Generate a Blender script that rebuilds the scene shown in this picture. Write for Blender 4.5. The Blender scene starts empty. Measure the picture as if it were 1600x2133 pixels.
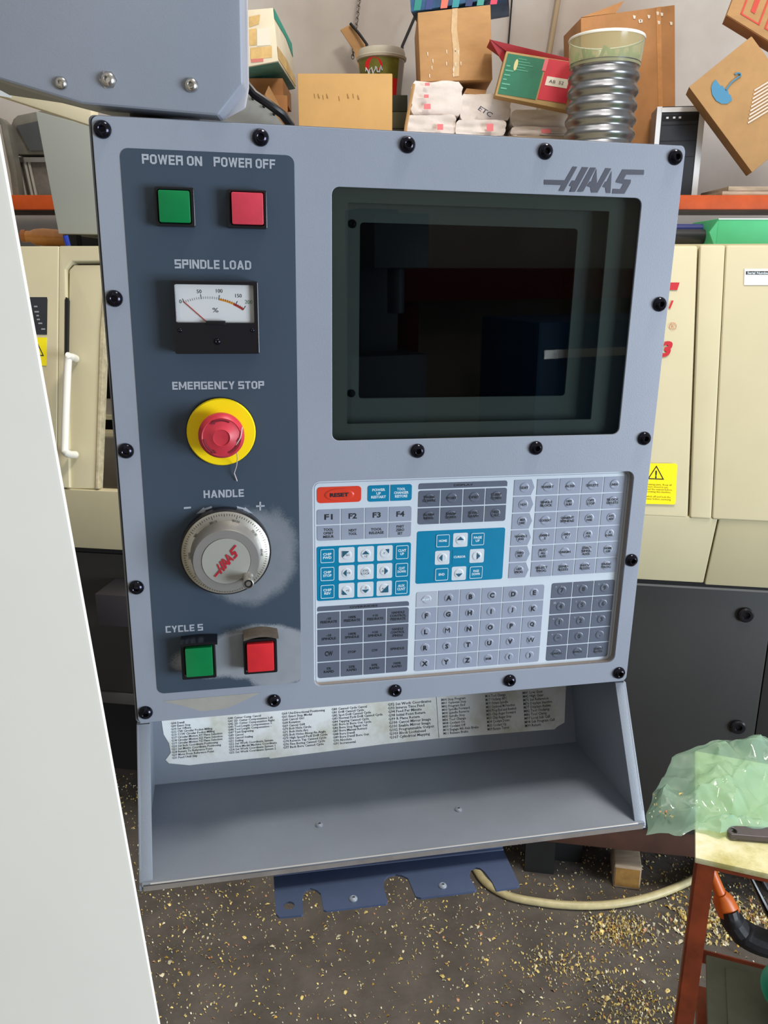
import bpy, bmesh, math, random
from mathutils import Vector, Matrix, noise
random.seed(7)
PI = math.pi
scene = bpy.context.scene
COL = scene.collection

# ---------------------------------------------------------------- camera
CAM = Vector((0, 0, 1.6)); FPX = 1690.0; PITCH = math.radians(16.4)
cam_data = bpy.data.cameras.new('camera'); cam = bpy.data.objects.new('camera', cam_data); COL.objects.link(cam)
cam.location = CAM; cam.rotation_euler = (PI/2 - PITCH, 0, 0)
cam_data.sensor_fit = 'VERTICAL'; cam_data.sensor_height = 36.0; cam_data.lens = 36.0*FPX/2133.0
cam_data.clip_start = 0.01
scene.camera = cam
# ---------------------------------------------------------------- world, lights, exposure
scene.view_settings.view_transform = 'Standard'; scene.view_settings.look = 'None'
scene.view_settings.gamma = 1.0; scene.view_settings.use_curve_mapping = False
scene.view_settings.exposure = 0.38
w = bpy.data.worlds.new('world'); scene.world = w; w.use_nodes = True
w.node_tree.nodes['Background'].inputs[0].default_value = (1.0, 0.985, 0.955, 1)
w.node_tree.nodes['Background'].inputs[1].default_value = 0.34
def area(name, loc, target, sx, sy, power, col):
    l = bpy.data.lights.new(name, 'AREA'); l.shape = 'RECTANGLE'; l.size = sx; l.size_y = sy; l.energy = power; l.color = col
    o = bpy.data.objects.new(name, l); COL.objects.link(o); o.location = loc
    o.rotation_euler = (Vector(target)-Vector(loc)).to_track_quat('-Z', 'Y').to_euler(); return o
area('doorway_daylight', (4.2, -1.6, 1.05), (0, 0.8, 1.05), 2.1, 1.9, 205, (0.80, 0.90, 1.0))
area('overhead_lamp', (0.85, 0.78, 3.9), (0.5, 0.78, 1.0), 0.9, 0.5, 54, (1.0, 0.93, 0.84))
area('added_background_fill', (0.2, 1.9, 4.4), (0.2, 3.2, 1.6), 2.8, 1.2, 27, (1.0, 0.93, 0.85))  # added fill light for the background, not a known lamp of the room

# ---------------------------------------------------------------- camera rays turn measured pixels into points on real planes
RX = Vector((1, 0, 0)); RU = Vector((0, math.sin(PITCH), math.cos(PITCH))); RF = Vector((0, math.cos(PITCH), -math.sin(PITCH)))
def ray(x, y): return RX*((x-800)/FPX) - RU*((y-1066.5)/FPX) + RF
def at(x, y, Y):
    d = ray(x, y); return CAM + d*(Y/d.y)
def atz(x, y, Z):
    d = ray(x, y); return CAM + d*((Z-CAM.z)/d.z)
class Frame:
    def __init__(s, O, ex, ey, ez):
        s.O = Vector(O); s.ex = Vector(ex).normalized(); s.ey = Vector(ey).normalized(); s.ez = Vector(ez).normalized()
    def w(s, u, y, z): return s.O + s.ex*u + s.ey*y + s.ez*z
    def l(s, p):
        d = p-s.O; return Vector((d.dot(s.ex), d.dot(s.ey), d.dot(s.ez)))
    def on(s, x, y, ax, val):
        a = (s.ex, s.ey, s.ez)[ax]; d = ray(x, y)
        t = (val - (CAM-s.O).dot(a))/d.dot(a); return s.l(CAM+d*t)
    def px(s, x, y, off=0.0):
        p = s.on(x, y, 1, off); return (p.x, p.z)
    def mat(s):
        m = Matrix((s.ex, s.ey, s.ez)).transposed().to_4x4(); m.translation = s.O; return m

# ---------------------------------------------------------------- materials
def lin(c):
    r = []
    for v in c[:3]:
        v = v/255.0; r.append(v/12.92 if v <= 0.04045 else ((v+0.055)/1.055)**2.4)
    return (r[0], r[1], r[2], 1.0)
MATS = {}
def M(name, col, rough=0.5, metal=0.0, var=0.0, vs=6.0, bump=0.0, bs=150.0, col2=None, spec=0.5, coat=0.0, emit=0.0, lo=0.35, hi=0.65, stretch=None):
    if name in MATS: return MATS[name]
    m = bpy.data.materials.new(name); m.use_nodes = True; nt = m.node_tree; b = nt.nodes['Principled BSDF']
    c = lin(col); b.inputs['Base Color'].default_value = c; b.inputs['Roughness'].default_value = rough; b.inputs['Metallic'].default_value = metal
    b.inputs['Specular IOR Level'].default_value = spec
    if coat: b.inputs['Coat Weight'].default_value = coat
    if emit: b.inputs['Emission Color'].default_value = c; b.inputs['Emission Strength'].default_value = emit
    if var or col2 or bump:
        tc = nt.nodes.new('ShaderNodeTexCoord'); src = tc.outputs['Object']
        if stretch:
            mp = nt.nodes.new('ShaderNodeMapping'); mp.inputs['Scale'].default_value = stretch; nt.links.new(src, mp.inputs[0]); src = mp.outputs[0]
    if var or col2:
        n = nt.nodes.new('ShaderNodeTexNoise'); n.inputs['Scale'].default_value = vs; n.inputs['Detail'].default_value = 6; n.inputs['Roughness'].default_value = 0.62
        nt.links.new(src, n.inputs['Vector'])
        mr = nt.nodes.new('ShaderNodeMapRange'); mr.inputs[1].default_value = lo; mr.inputs[2].default_value = hi
        nt.links.new(n.outputs[0], mr.inputs[0])
        mx = nt.nodes.new('ShaderNodeMix'); mx.data_type = 'RGBA'; nt.links.new(mr.outputs[0], mx.inputs[0])
        if col2: a, d = c, lin(col2)
        else: a = tuple(v*(1-var) for v in c[:3])+(1,); d = tuple(min(1, v*(1+var)) for v in c[:3])+(1,)
        mx.inputs[6].default_value = a; mx.inputs[7].default_value = d
        nt.links.new(mx.outputs[2], b.inputs['Base Color'])
    if bump:
        n2 = nt.nodes.new('ShaderNodeTexNoise'); n2.inputs['Scale'].default_value = bs; n2.inputs['Detail'].default_value = 3; nt.links.new(src, n2.inputs['Vector'])
        bp = nt.nodes.new('ShaderNodeBump'); bp.inputs['Strength'].default_value = bump; bp.inputs['Distance'].default_value = 0.002
        nt.links.new(n2.outputs[0], bp.inputs['Height']); nt.links.new(bp.outputs[0], b.inputs['Normal'])
    MATS[name] = m; return m
GREY = M('grey_powder_coat', (146, 153, 167), 0.42, 0, 0.04, 5, 0.06, 900)
GREYD = M('grey_coat_side', (126, 132, 144), 0.45, 0, 0.05, 5, 0.06, 900)
TRAYM = M('grey_tray_coat', (134, 142, 154), 0.38, 0, 0.07, 7, 0.10, 800)
BLACKP = M('black_plastic', (22, 22, 27), 0.28)
BLACKM = M('black_matt', (14, 14, 15), 0.7)
SCREWB = M('black_oxide_screw', (40, 40, 50), 0.14, 0.85)
STEEL = M('bright_steel', (196, 194, 190), 0.25, 1.0, 0.06, 30)
TEXTL = M('silver_print', (166, 172, 184), 0.5)
TEXTK = M('black_print', (24, 26, 34), 0.5)
TEXTG = M('grey_print', (66, 68, 82), 0.5)
TEXTW = M('white_print', (214, 228, 236), 0.5)
GREENC = M('green_cap', (0, 122, 66), 0.32, 0, 0.06, 60)
REDC = M('red_cap', (206, 62, 80), 0.35, 0, 0.08, 60)
REDC2 = M('red_cap_clean', (212, 44, 52), 0.32, 0, 0.06, 60)
YELL = M('yellow_plate', (255, 224, 0), 0.4)
ESTOP = M('red_mushroom', (196, 50, 66), 0.42, 0, 0.07, 90)
ALU = M('satin_aluminium', (186, 183, 174), 0.34, 0.75, 0.05, 40)
ALUD = M('grey_aluminium_ring', (150, 148, 145), 0.42, 0.5, 0.04, 40)
CREAM = M('cream_machine_paint', (202, 193, 160), 0.45, 0, 0.035, 4, 0.04, 400)
CREAMD = M('cream_skirt_paint', (203, 193, 158), 0.5, 0, 0.05, 3)
DARKP = M('charcoal_base_paint', (40, 39, 37), 0.55, 0, 0.08, 4)
VOID = M('void_shade_dark', (24, 23, 23), 0.8)  # near-black painted for the shade inside and under the lathe
WHITEP = M('white_enclosure_paint', (240, 236, 226), 0.33, 0, 0.03, 2.5, coat=0.15)
CARD = M('cardboard', (184, 140, 92), 0.8, 0, 0.09, 9, 0.15, 300, stretch=(1, 1, 3))
CARD2 = M('plain_cardboard', (196, 154, 96), 0.8, 0, 0.05, 8, 0.1, 300)
CARD3 = M('brown_cardboard', (176, 124, 76), 0.8, 0, 0.12, 7, 0.2, 200)
CARD4 = M('aged_cardboard', (178, 138, 90), 0.8, 0, 0.1, 8, 0.15, 300)
ORANGE = M('orange_paint', (190, 80, 32), 0.55, 0, 0.14, 9, spec=.25)
ORANGER = M('worn_shaded_rack_orange', (138, 60, 28), 0.5, 0, 0.3, 14)  # mottled orange, darkened to paint in the shade on the rack faces
WOOD = M('pale_wood', (168, 150, 128), 0.7, 0, 0.18, 14, 0.2, 80, stretch=(1, 6, 6))
WOODE = M('ochre_end_grain', (150, 112, 56), 0.7, 0, 0.2, 40)
GREYC = M('grey_cabinet_paint', (152, 154, 146), 0.5, 0, 0.03, 3)
RED = M('red_print', (190, 30, 44), 0.5)
BLUEP = M('blue_plastic', (26, 52, 150), 0.35)

def same_fresnel(nt, ior):      # one reflectance for both sides of a thin pane
    fr = nt.nodes.new('ShaderNodeFresnel'); g = nt.nodes.new('ShaderNodeNewGeometry'); m = nt.nodes.new('ShaderNodeMapRange')
    m.inputs[3].default_value = ior; m.inputs[4].default_value = 1/ior; nt.links.new(g.outputs['Backfacing'], m.inputs[0]); nt.links.new(m.outputs[0], fr.inputs[0]); return fr
# ---------------------------------------------------------------- mesh building
def setp(o, label=None, cat=None, group=None, kind=None):
    if label: o['label'] = label
    if cat: o['category'] = cat
    if group: o['group'] = group
    if kind: o['kind'] = kind
    return o
def thing(name, label, cat, loc=(0, 0, 0), group=None, frame=None):
    o = bpy.data.objects.new(name, None); COL.objects.link(o); o.empty_display_size = 0.05
    if frame: o.matrix_world = frame.mat(); o['_w'] = 1
    else: o.location = loc
    ORG[o.name] = None if frame else Vector(loc)
    return setp(o, label, cat, group)
ORG = {}
def org(parent):
    while parent is not None:
        if parent.name in ORG: return ORG[parent.name]
        parent = parent.parent
    return None
def link(name, me, mat, parent=None):
    o = bpy.data.objects.new(name, me); COL.objects.link(o)
    if mat is not None:
        me.materials.clear()
        for k in (mat if isinstance(mat, (list, tuple)) else [mat]): me.materials.append(k)
    if parent is not None: o.parent = parent
    return o
class MB:
    def __init__(s, frame=None): s.v = []; s.f = []; s.mi = []; s.m = 0; s.fr = frame
    def add(s, pts, faces):
        n = len(s.v)
        for p in pts: s.v.append(s.fr.w(*p) if s.fr else Vector(p))
        for f in faces: s.f.append([n+i for i in f]); s.mi.append(s.m)
        return s
    def hexa(s, a, b):      # two quads, same winding
        return s.add(list(a)+list(b), [(0,1,2,3), (7,6,5,4), (0,4,5,1), (1,5,6,2), (2,6,7,3), (3,7,4,0)])
    def box(s, x0, x1, y0, y1, z0, z1):
        return s.hexa([(x0,y0,z0),(x1,y0,z0),(x1,y0,z1),(x0,y0,z1)], [(x0,y1,z0),(x1,y1,z0),(x1,y1,z1),(x0,y1,z1)])
    def quadbox(s, q, sh):
        q = [Vector(p) for p in q]; sh = Vector(sh); return s.hexa(q, [p+sh for p in q])
    def prism(s, poly, y0, y1, dy=None):
        n = len(poly); a = [(p[0], y0, p[1]) for p in poly]; b = [(p[0], y1, p[1]) for p in poly]
        return s.add(a+b, [tuple(range(n)), tuple(range(2*n-1, n-1, -1))]+[(i, n+i, n+(i+1) % n, (i+1) % n) for i in range(n)])
    def prism3(s, poly, sh):
        n = len(poly); sh = Vector(sh); poly = [Vector(p) for p in poly]
        return s.add(poly+[p+sh for p in poly], [tuple(range(n)), tuple(range(2*n-1, n-1, -1))]+[(i, n+i, n+(i+1) % n, (i+1) % n) for i in range(n)])
    def lathe(s, prof, c=(0, 0), segs=32, axis='y', cap=True):     # prof: (r, h); axis y: towards the viewer is -h
        n = len(s.v); pts = []
        for r, h in prof:
            for k in range(segs):
                a = 2*PI*k/segs
                if axis == 'y': pts.append((c[0]+r*math.cos(a), -h, c[1]+r*math.sin(a)))
                else: pts.append((c[0]+r*math.cos(a), c[1]+r*math.sin(a), h))
        fs = []
        for i in range(len(prof)-1):
            for k in range(segs):
                k2 = (k+1) % segs; fs.append((i*segs+k, i*segs+k2, (i+1)*segs+k2, (i+1)*segs+k))
        if cap: fs.append(tuple(range(segs))); fs.append(tuple((len(prof)-1)*segs+k for k in range(segs-1, -1, -1)))
        return s.add(pts, fs)
    def tube(s, pts, r, segs=10, cap=True, flat=1.0):
        pts = [Vector(p) for p in pts]; out = []; N = len(pts); up = None
        for i, p in enumerate(pts):
            t = (pts[min(i+1, N-1)]-pts[max(i-1, 0)]).normalized()
            if up is None: up = Vector((0, 0, 1)) if abs(t.z) < 0.9 else Vector((1, 0, 0))
            a = t.cross(up).normalized(); b = a.cross(t).normalized(); up = b
            rr = r[i] if isinstance(r, (list, tuple)) else r
            for k in range(segs):
                g = 2*PI*k/segs; out.append(p+a*rr*math.cos(g)+b*rr*flat*math.sin(g))
        fs = [(i*segs+k, i*segs+(k+1) % segs, (i+1)*segs+(k+1) % segs, (i+1)*segs+k) for i in range(N-1) for k in range(segs)]
        if cap: fs.append(tuple(range(segs))); fs.append(tuple((N-1)*segs+k for k in range(segs-1, -1, -1)))
        return s.add(out, fs)
    def build(s, name, mat, parent=None, bevel=0.0, smooth=True, segs=2, angle=0.6, world=True):
        o = org(parent) if world else None
        me = bpy.data.meshes.new(name); me.from_pydata([v-o if o else v for v in s.v], [], s.f)
        for p, i in zip(me.polygons, s.mi): p.material_index = i
        finish(me, bevel, smooth, segs, angle); return link(name, me, mat, parent)
def finish(me, bevel=0.0, smooth=True, segs=2, angle=0.6):
    bm = bmesh.new(); bm.from_mesh(me); bmesh.ops.recalc_face_normals(bm, faces=bm.faces)
    if bevel:
        es = [e for e in bm.edges if len(e.link_faces) == 2 and e.calc_face_angle(0) > angle]
        bmesh.ops.bevel(bm, geom=es, offset=bevel, segments=segs, affect='EDGES', profile=0.6, clamp_overlap=True)
    if smooth:
        for f in bm.faces: f.smooth = True
        for e in bm.edges:
            e.smooth = not (len(e.link_faces) == 2 and e.calc_face_angle(0) > angle)
    bm.to_mesh(me); bm.free()
def rr(x0, x1, z0, z1, r, n=5):
    if not isinstance(r, (list, tuple)): r = (r, r, r, r)   # BL BR TR TL
    out = []
    for (cx, cz, a0, q) in ((x0, z0, PI, r[0]), (x1, z0, 1.5*PI, r[1]), (x1, z1, 0, r[2]), (x0, z1, PI/2, r[3])):
        if q <= 0: out.append((cx, cz)); continue
        ox = cx+(q if cx == x0 else -q); oz = cz+(q if cz == z0 else -q)
        for k in range(n+1):
            a = a0+PI/2*k/n; out.append((ox+q*math.cos(a), oz+q*math.sin(a)))
    return out
def circ(cx, cz, r, n=24, a0=0): return [(cx+r*math.cos(a0+2*PI*k/n), cz+r*math.sin(a0+2*PI*k/n)) for k in range(n)]
def plate(name, loops, y0, y1, mat, parent, bevel=0.0, frame=None):
    """flat sheet with real holes; loops are (x, z) outlines, thickness from y0 (front) to y1"""
    cu = bpy.data.curves.new('tmp', 'CURVE'); cu.dimensions = '2D'; cu.fill_mode = 'BOTH'
    for L in loops:
        sp = cu.splines.new('POLY'); sp.points.add(len(L)-1); sp.use_cyclic_u = True
        for p, q in zip(sp.points, L): p.co = (q[0], q[1], 0, 1)
    cu.extrude = (y1-y0)/2-bevel; cu.bevel_depth = bevel; cu.bevel_resolution = 1; cu.offset = -bevel
    t = bpy.data.objects.new('tmp', cu); me = bpy.data.meshes.new_from_object(t); bpy.data.objects.remove(t)
    ym = (y0+y1)/2; o = org(parent)
    for v in me.vertices:
        c = v.co.copy(); p = Vector((c.x, ym-c.z, c.y))
        if frame: p = frame.w(*p)
        if o: p = p-o
        v.co = p
    bm = bmesh.new(); bm.from_mesh(me); bmesh.ops.remove_doubles(bm, verts=bm.verts, dist=1e-6); bm.to_mesh(me); bm.free()
    finish(me, angle=0.25); me.name = name; return link(name, me, mat, parent)
TC = {}
def text_mesh(body, bold=0.0, space=1.0, ext=0.0, align='CENTER', line=0.95, res=3):
    cu = bpy.data.curves.new('tmp', 'FONT'); cu.body = body; cu.size = 1; cu.align_x = align; cu.space_character = space; cu.space_line = line
    cu.offset = bold; cu.extrude = ext; cu.resolution_u = res; cu.fill_mode = 'FRONT' if not ext else 'BOTH'
    t = bpy.data.objects.new('tmp', cu); me = bpy.data.meshes.new_from_object(t); bpy.data.objects.remove(t); return me
def text(body, cx, cz, wd, ht, y, mat, parent, name='lettering', bold=0.02, space=1.0, shear=0.0, rot=0.0, frame=None, line=0.95, align='CENTER', res=3):
    """letters fitted to a box wd x ht centred on (cx, cz) in the x-z plane, at depth y"""
    key = (body, bold, space, line, align)
    if key not in TC:
        me = text_mesh(body, bold, space, 0, align, line, res)
        V = [v.co.copy() for v in me.vertices]; TC[key] = (V, [tuple(p.vertices) for p in me.polygons]); bpy.data.meshes.remove(me)
    V, Fc = TC[key]
    x0 = min(v.x for v in V); x1 = max(v.x for v in V); y0 = min(v.y for v in V); y1 = max(v.y for v in V)
    sx = wd/(x1-x0) if wd else ht/(y1-y0); sy = ht/(y1-y0) if ht else sx
    if not wd: sx = sy
    mb = MB(frame); out = []
    for v in V:
        a = (v.x-(x0+x1)/2)*sx; b = (v.y-(y0+y1)/2)*sy; a += b*shear
        if rot: a, b = a*math.cos(rot)-b*math.sin(rot), a*math.sin(rot)+b*math.cos(rot)
        out.append((cx+a, y, cz+b))
    mb.add(out, Fc); me = bpy.data.meshes.new(name); o = org(parent)
    me.from_pydata([v-o if o else v for v in mb.v], [], mb.f)
    # make sure the faces look at the viewer
    return link(name, me, mat, parent)
SG = {'P': (5, 'vL vUR hT hM'), 'O': (5, 'cL cR iT iB'), 'W': (7, 'w'), 'E': (4.5, 'vL hT hM hB'), 'R': (5.1, 'vL vUR hT hM vLR'), 'N': (5.4, 'vL vR n'), 'F': (4.5, 'vL hT hM'),
 'S': (5, 'vUL hT hM hB vLR'), 'I': (1.4, 'vL'), 'D': (5, 'vL cR iT iB'), 'L': (4.3, 'vL hB'), 'A': (5.6, 'a'), 'M': (6.4, 'vL vR m'), 'G': (5, 'vL hT hB vLR g'), 'C': (4.8, 'vL hT hB'), 'Y': (5.2, 'y'), 'T': (4.6, 'hT t'), 'H': (5.2, 'vL vR hM')}
def square_text(body, x0, x1, cz, ht, y, mat, parent):
    # broad square-cut capitals
    S, B, H_ = 1.45, 1.0, 5.0; q = []; x = 0.0
    def bx_(a, b, c, d): q.append([(a, c), (b, c), (b, d), (a, d)])
    for ch in body:
        if ch == ' ': x += 2.2; continue
        w_, st = SG[ch]; st = st.split()
        for s in st:
            if s == 'cL': q.append([(x, .9), (x+S, 0), (x+S, H_), (x, H_-.9)])
            elif s == 'cR': q.append([(x+w_-S, 0), (x+w_, .9), (x+w_, H_-.9), (x+w_-S, H_)])
            elif s == 'iT': bx_(x+S, x+w_-S, H_-B, H_)
            elif s == 'iB': bx_(x+S, x+w_-S, 0, B)
            elif s == 'vL': bx_(x, x+S, 0, H_)
            elif s == 'vR': bx_(x+w_-S, x+w_, 0, H_)
            elif s == 'vUR': bx_(x+w_-S, x+w_, 2.05, H_)
            elif s == 'vLR': bx_(x+w_-S, x+w_, 0.0, 2.8)
            elif s == 'vUL': bx_(x, x+S, 2.2, H_)
            elif s == 'hT': bx_(x, x+w_, H_-B, H_)
            elif s == 'hM': bx_(x, x+w_-(.3 if ch != 'H' else 0), 2.0, 2.0+B)
            elif s == 'hB': bx_(x, x+w_, 0, B)
            elif s == 'g': bx_(x+2.6, x+w_, 1.9, 2.8)
            elif s == 't': bx_(x+w_/2-S/2, x+w_/2+S/2, 0, H_)
            elif s == 'n': q.append([(x, H_), (x+S*1.1, H_), (x+w_, 0), (x+w_-S*1.1, 0)])
            elif s == 'm': q.append([(x, H_), (x+S, H_), (x+w_/2+.5, 1), (x+w_/2-.5, 1)]); q.append([(x+w_-S, H_), (x+w_, H_), (x+w_/2+.5, 1), (x+w_/2-.5, 1)])
            elif s == 'w':
                for a, b in ((0, 1.6), (3.1, 1.6), (3.1, 4.7), (5.7, 4.7)): q.append([(x+a, H_), (x+a+1.3, H_), (x+b+.95, 0), (x+b-.1, 0)])
            elif s == 'a': q.append([(x, 0), (x+1.5, 0), (x+w_/2+.8, H_), (x+w_/2-.8, H_)]); q.append([(x+w_-1.5, 0), (x+w_, 0), (x+w_/2+.8, H_), (x+w_/2-.8, H_)]); bx_(x+1, x+w_-1, 1, 1.8)
            elif s == 'y': q.append([(x, H_), (x+1.6, H_), (x+w_/2+.7, 2), (x+w_/2-.7, 2)]); q.append([(x+w_-1.6, H_), (x+w_, H_), (x+w_/2+.7, 2), (x+w_/2-.7, 2)]); bx_(x+w_/2-.72, x+w_/2+.72, 0, 2.4)
        x += w_+.75
    x -= .75; mb = MB()
    if body == 'CYCLE S': pass
    for i_, p4 in enumerate(q): mb.add([(x0+(x1-x0)*a/x, y-.00003*(i_ % 5), cz+(b/H_-.5)*ht) for a, b in p4], [(0, 1, 2, 3)])
    me = bpy.data.meshes.new('lettering'); me.from_pydata(mb.v, [], mb.f); return link('lettering', me, mat, parent)
def flat(name, poly, y, mat, parent, frame=None, th=0.0003):
    mb = MB(frame); mb.prism(poly, y-th, y); return mb.build(name, mat, parent, smooth=False)

# ================================================================ THE ROOM
def struct(name, mb, mat, **k):
    o = mb.build(name, mat, None, **k); o['kind'] = 'structure'; return o
WALLM = M('mottled_plaster', (176, 166, 158), 0.85, 0, 0, 1.6, 0.35, 25, col2=(196, 188, 180))
FLOORM = M('oily_concrete_floor', (76, 71, 66), 0.75, 0, 0, 9, 0.5, 60, col2=(104, 97, 90), lo=0.3, hi=0.7)
struct('floor', MB().box(-5, 6, -5.6, 3.95, -0.1, 0), FLOORM, smooth=False)
struct('wall_back', MB().box(-5, 6, 3.75, 3.95, 0, 4.2), WALLM, smooth=False)
struct('wall_front', MB().box(-5, 6, -5.6, -5.4, 0, 4.2), M('workshop_far_wall', (196, 190, 180), 0.9, 0, 0.1, 2), smooth=False)
struct('wall_left', MB().box(-5.2, -5, -5.6, 3.95, 0, 4.2), WALLM, smooth=False)

# ================================================================ CONTROL PENDANT
P = Frame((-0.22165591, 0.64175998, 1.21425231), (0.9802798, 0.19695094, -0.01618146), (-0.19692341, 0.98041334, 0.0032928), (0.0165130422, -0.0000413550462, 0.99986365))
W, H = 0.475, 0.4957
pend = thing('control_pendant', 'grey machine control pendant with dark screen, keypad and open tray hanging in front', 'control panel', frame=P)
# housing: shell open to the front plate
hb = MB(); hb.box(0.0005, W-0.0005, 0.0022, 0.15, 0.0005, H-0.0005)
sh = plate('housing', [rr(0, W, 0, H, 0.004), rr(0.0095, W-0.0095, 0.0095, H-0.0095, 0.003)], 0.0016, 0.16, GREYD, pend)
b_ = MB(); b_.box(0.005, W-0.005, 0.155, 0.16, 0.005, H-0.005); b_.build('back_panel', GREYD, pend)
SCR = [0.1769, 0.4392, 0.2525, 0.4533]     # screen opening
KP = [0.1601, 0.4588, 0.0226, 0.2175]     # keypad opening
plate('front_plate', [rr(0.0022, W-0.001, 0.0008, H-0.0008, 0.005), rr(*SCR, 0.006), rr(*KP, 0.007)], -0.0012, 0.0012, GREY, pend, 0.0004)
plate('front_gasket', [rr(0.0012, W-0.0005, 0.0004, H-0.0004, 0.005), rr(SCR[0]-.002, SCR[1]+.002, SCR[2]-.002, SCR[3]+.002, 0.006), rr(KP[0]-.002, KP[1]+.002, KP[2]-.002, KP[3]+.002, 0.006)], 0.0012, 0.0017, BLACKM, pend)
# walls of the keypad recess
plate('recess_wall', [rr(KP[0]-.0015, KP[1]+.0015, KP[2]-.0015, KP[3]+.0015, 0.007), rr(*KP, 0.0065)], 0.0014, 0.0068, M('recess_paint', (150, 140, 132), 0.6), pend)

# ---- screws
def screw_mb(r, h, hexr):
    mb = MB(); n = 20
    mb.lathe([(r*0.98, 0), (r, h*0.15), (r*0.93, h*0.45), (r*0.75, h*0.8), (r*0.5, h*0.97), (hexr*1.25, h)], segs=n, cap=False)
    m2 = MB(); pts = []
    for (rad, hh) in ((hexr*1.25, h), (hexr, h*0.96), (hexr*0.95, h*0.35)):
        mb.lathe([(rad, hh), (rad, hh)], segs=6, cap=False) if False else None
    mb.lathe([(hexr*1.25, h), (hexr, h*0.93), (hexr*0.9, h*0.3), (0.0001, h*0.3)], segs=n, cap=False)
    return mb
SM = screw_mb(0.0064, 0.0042, 0.0023).build('screw_tmp', SCREWB, None, angle=0.9).data
bpy.data.objects.remove(bpy.data.objects['screw_tmp'])
def place(name, me, u, y, z, parent, rx=0, rot=None, s=1):
    o = bpy.data.objects.new(name, me); COL.objects.link(o); o.parent = parent; o.location = (u, y, z); o.rotation_euler = rot or (0, rx, 0); o.scale = (s, s, s); return o
for q in [(213,269),(543,286),(850,301),(1138,315),(1409,327),(1376,634),(1344,914),(1317,1168),(1291,1403),(303,1486),(571,1461),(824,1440),(1063,1419),(238,622),(262,940),(284,1225),(871,940),(1118,934)]:
    u, z = P.px(q[0], q[1], -0.003); place('screw', SM, u, -0.0012, z, pend, random.random())

# ---- dark legend panel with its worn silver patches
def decal_material():
    m = bpy.data.materials.new('worn_legend_film'); m.use_nodes = True; nt = m.node_tree; b = nt.nodes['Principled BSDF']; L = nt.links
    tc = nt.nodes.new('ShaderNodeTexCoord'); nz = nt.nodes.new('ShaderNodeTexNoise'); nz.inputs['Scale'].default_value = 60; nz.inputs['Detail'].default_value = 6; L.new(tc.outputs['Object'], nz.inputs['Vector'])
    nf = nt.nodes.new('ShaderNodeTexNoise'); nf.inputs['Scale'].default_value = 900; L.new(tc.outputs['Object'], nf.inputs['Vector'])
    def mth(op, a, c=None, v=None, clamp=False):
        n = nt.nodes.new('ShaderNodeMath'); n.operation = op; n.use_clamp = clamp; L.new(a, n.inputs[0])
        if c is not None: L.new(c, n.inputs[1])
        if v is not None: n.inputs[1].default_value = v
        return n.outputs[0]
    def ell(cx, cz, rx, rz, amp, soft, inner=None):
        mp = nt.nodes.new('ShaderNodeMapping'); mp.vector_type = 'POINT'
        mp.inputs['Scale'].default_value = (1/rx, 0, 1/rz); mp.inputs['Location'].default_value = (-cx/rx, 0, -cz/rz)
        L.new(tc.outputs['Object'], mp.inputs[0]); ln = nt.nodes.new('ShaderNodeVectorMath'); ln.operation = 'LENGTH'; L.new(mp.outputs[0], ln.inputs[0])
        d = mth('ADD', ln.outputs['Value'], mth('MULTIPLY', mth('ADD', mth('SUBTRACT', nz.outputs[0], v=0.5), mth('MULTIPLY', mth('SUBTRACT', nf.outputs[0], v=0.5), v=0.5)), v=amp))
        mr = nt.nodes.new('ShaderNodeMapRange'); mr.interpolation_type = 'SMOOTHSTEP'; mr.inputs[1].default_value = 1+soft; mr.inputs[2].default_value = 1-soft; L.new(d, mr.inputs[0]); return mr.outputs[0]
    a = [ell(0.112, 0.062, 0.048, 0.026, 0.30, 0.10), ell(0.075, 0.058, 0.038, 0.018, 0.45, 0.16), ell(0.128, 0.045, 0.028, 0.022, 0.5, 0.14), mth('MULTIPLY', ell(0.104, 0.152, 0.0405, 0.0415, 0.30, 0.14), v=.6), mth('MULTIPLY', ell(0.128, 0.165, 0.016, 0.024, 0.9, 0.35), v=.55)]
    s = a[0]
    for t in a[1:]: s = mth('MAXIMUM', s, t)
    s = mth('MULTIPLY', s, mth('ADD', mth('MULTIPLY', nz.outputs[0], v=0.5), v=0.72, clamp=True), clamp=True)
    mx = nt.nodes.new('ShaderNodeMix'); mx.data_type = 'RGBA'; L.new(s, mx.inputs[0]); mx.inputs[6].default_value = lin((58, 72, 88)); mx.inputs[7].default_value = lin((158, 164, 172))
    L.new(mx.outputs[2], b.inputs['Base Color']); b.inputs['Roughness'].default_value = 0.42
    mt = nt.nodes.new('ShaderNodeMath'); mt.operation = 'MULTIPLY'; L.new(s, mt.inputs[0]); mt.inputs[1].default_value = 0.25; L.new(mt.outputs[0], b.inputs['Metallic'])
    return m
DEC = plate('legend_panel', [rr(0.0205, 0.148, 0.0284, 0.4742, 0.006)], -0.0016, -0.0012, decal_material(), pend)
def ptext(body, x0, x1, y, hpx, **k):
    a = P.px(x0, y, 0); b = P.px(x1, y, 0); kk = dict(bold=0.035, mat=TEXTL, parent=DEC); return square_text(body, a[0], b[0], (a[1]+b[1])/2, hpx/2.55/1000, -0.0018, TEXTL, DEC)
ptext('POWER ON', 296, 421, 334, 17); ptext('POWER OFF', 445, 573, 340, 17); ptext('SPINDLE LOAD', 364, 523, 551, 17)
ptext('EMERGENCY STOP', 359, 550, 802, 16); ptext('HANDLE', 424, 508, 1027, 17); ptext('CYCLE S', 345, 423, 1307, 16)
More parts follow.
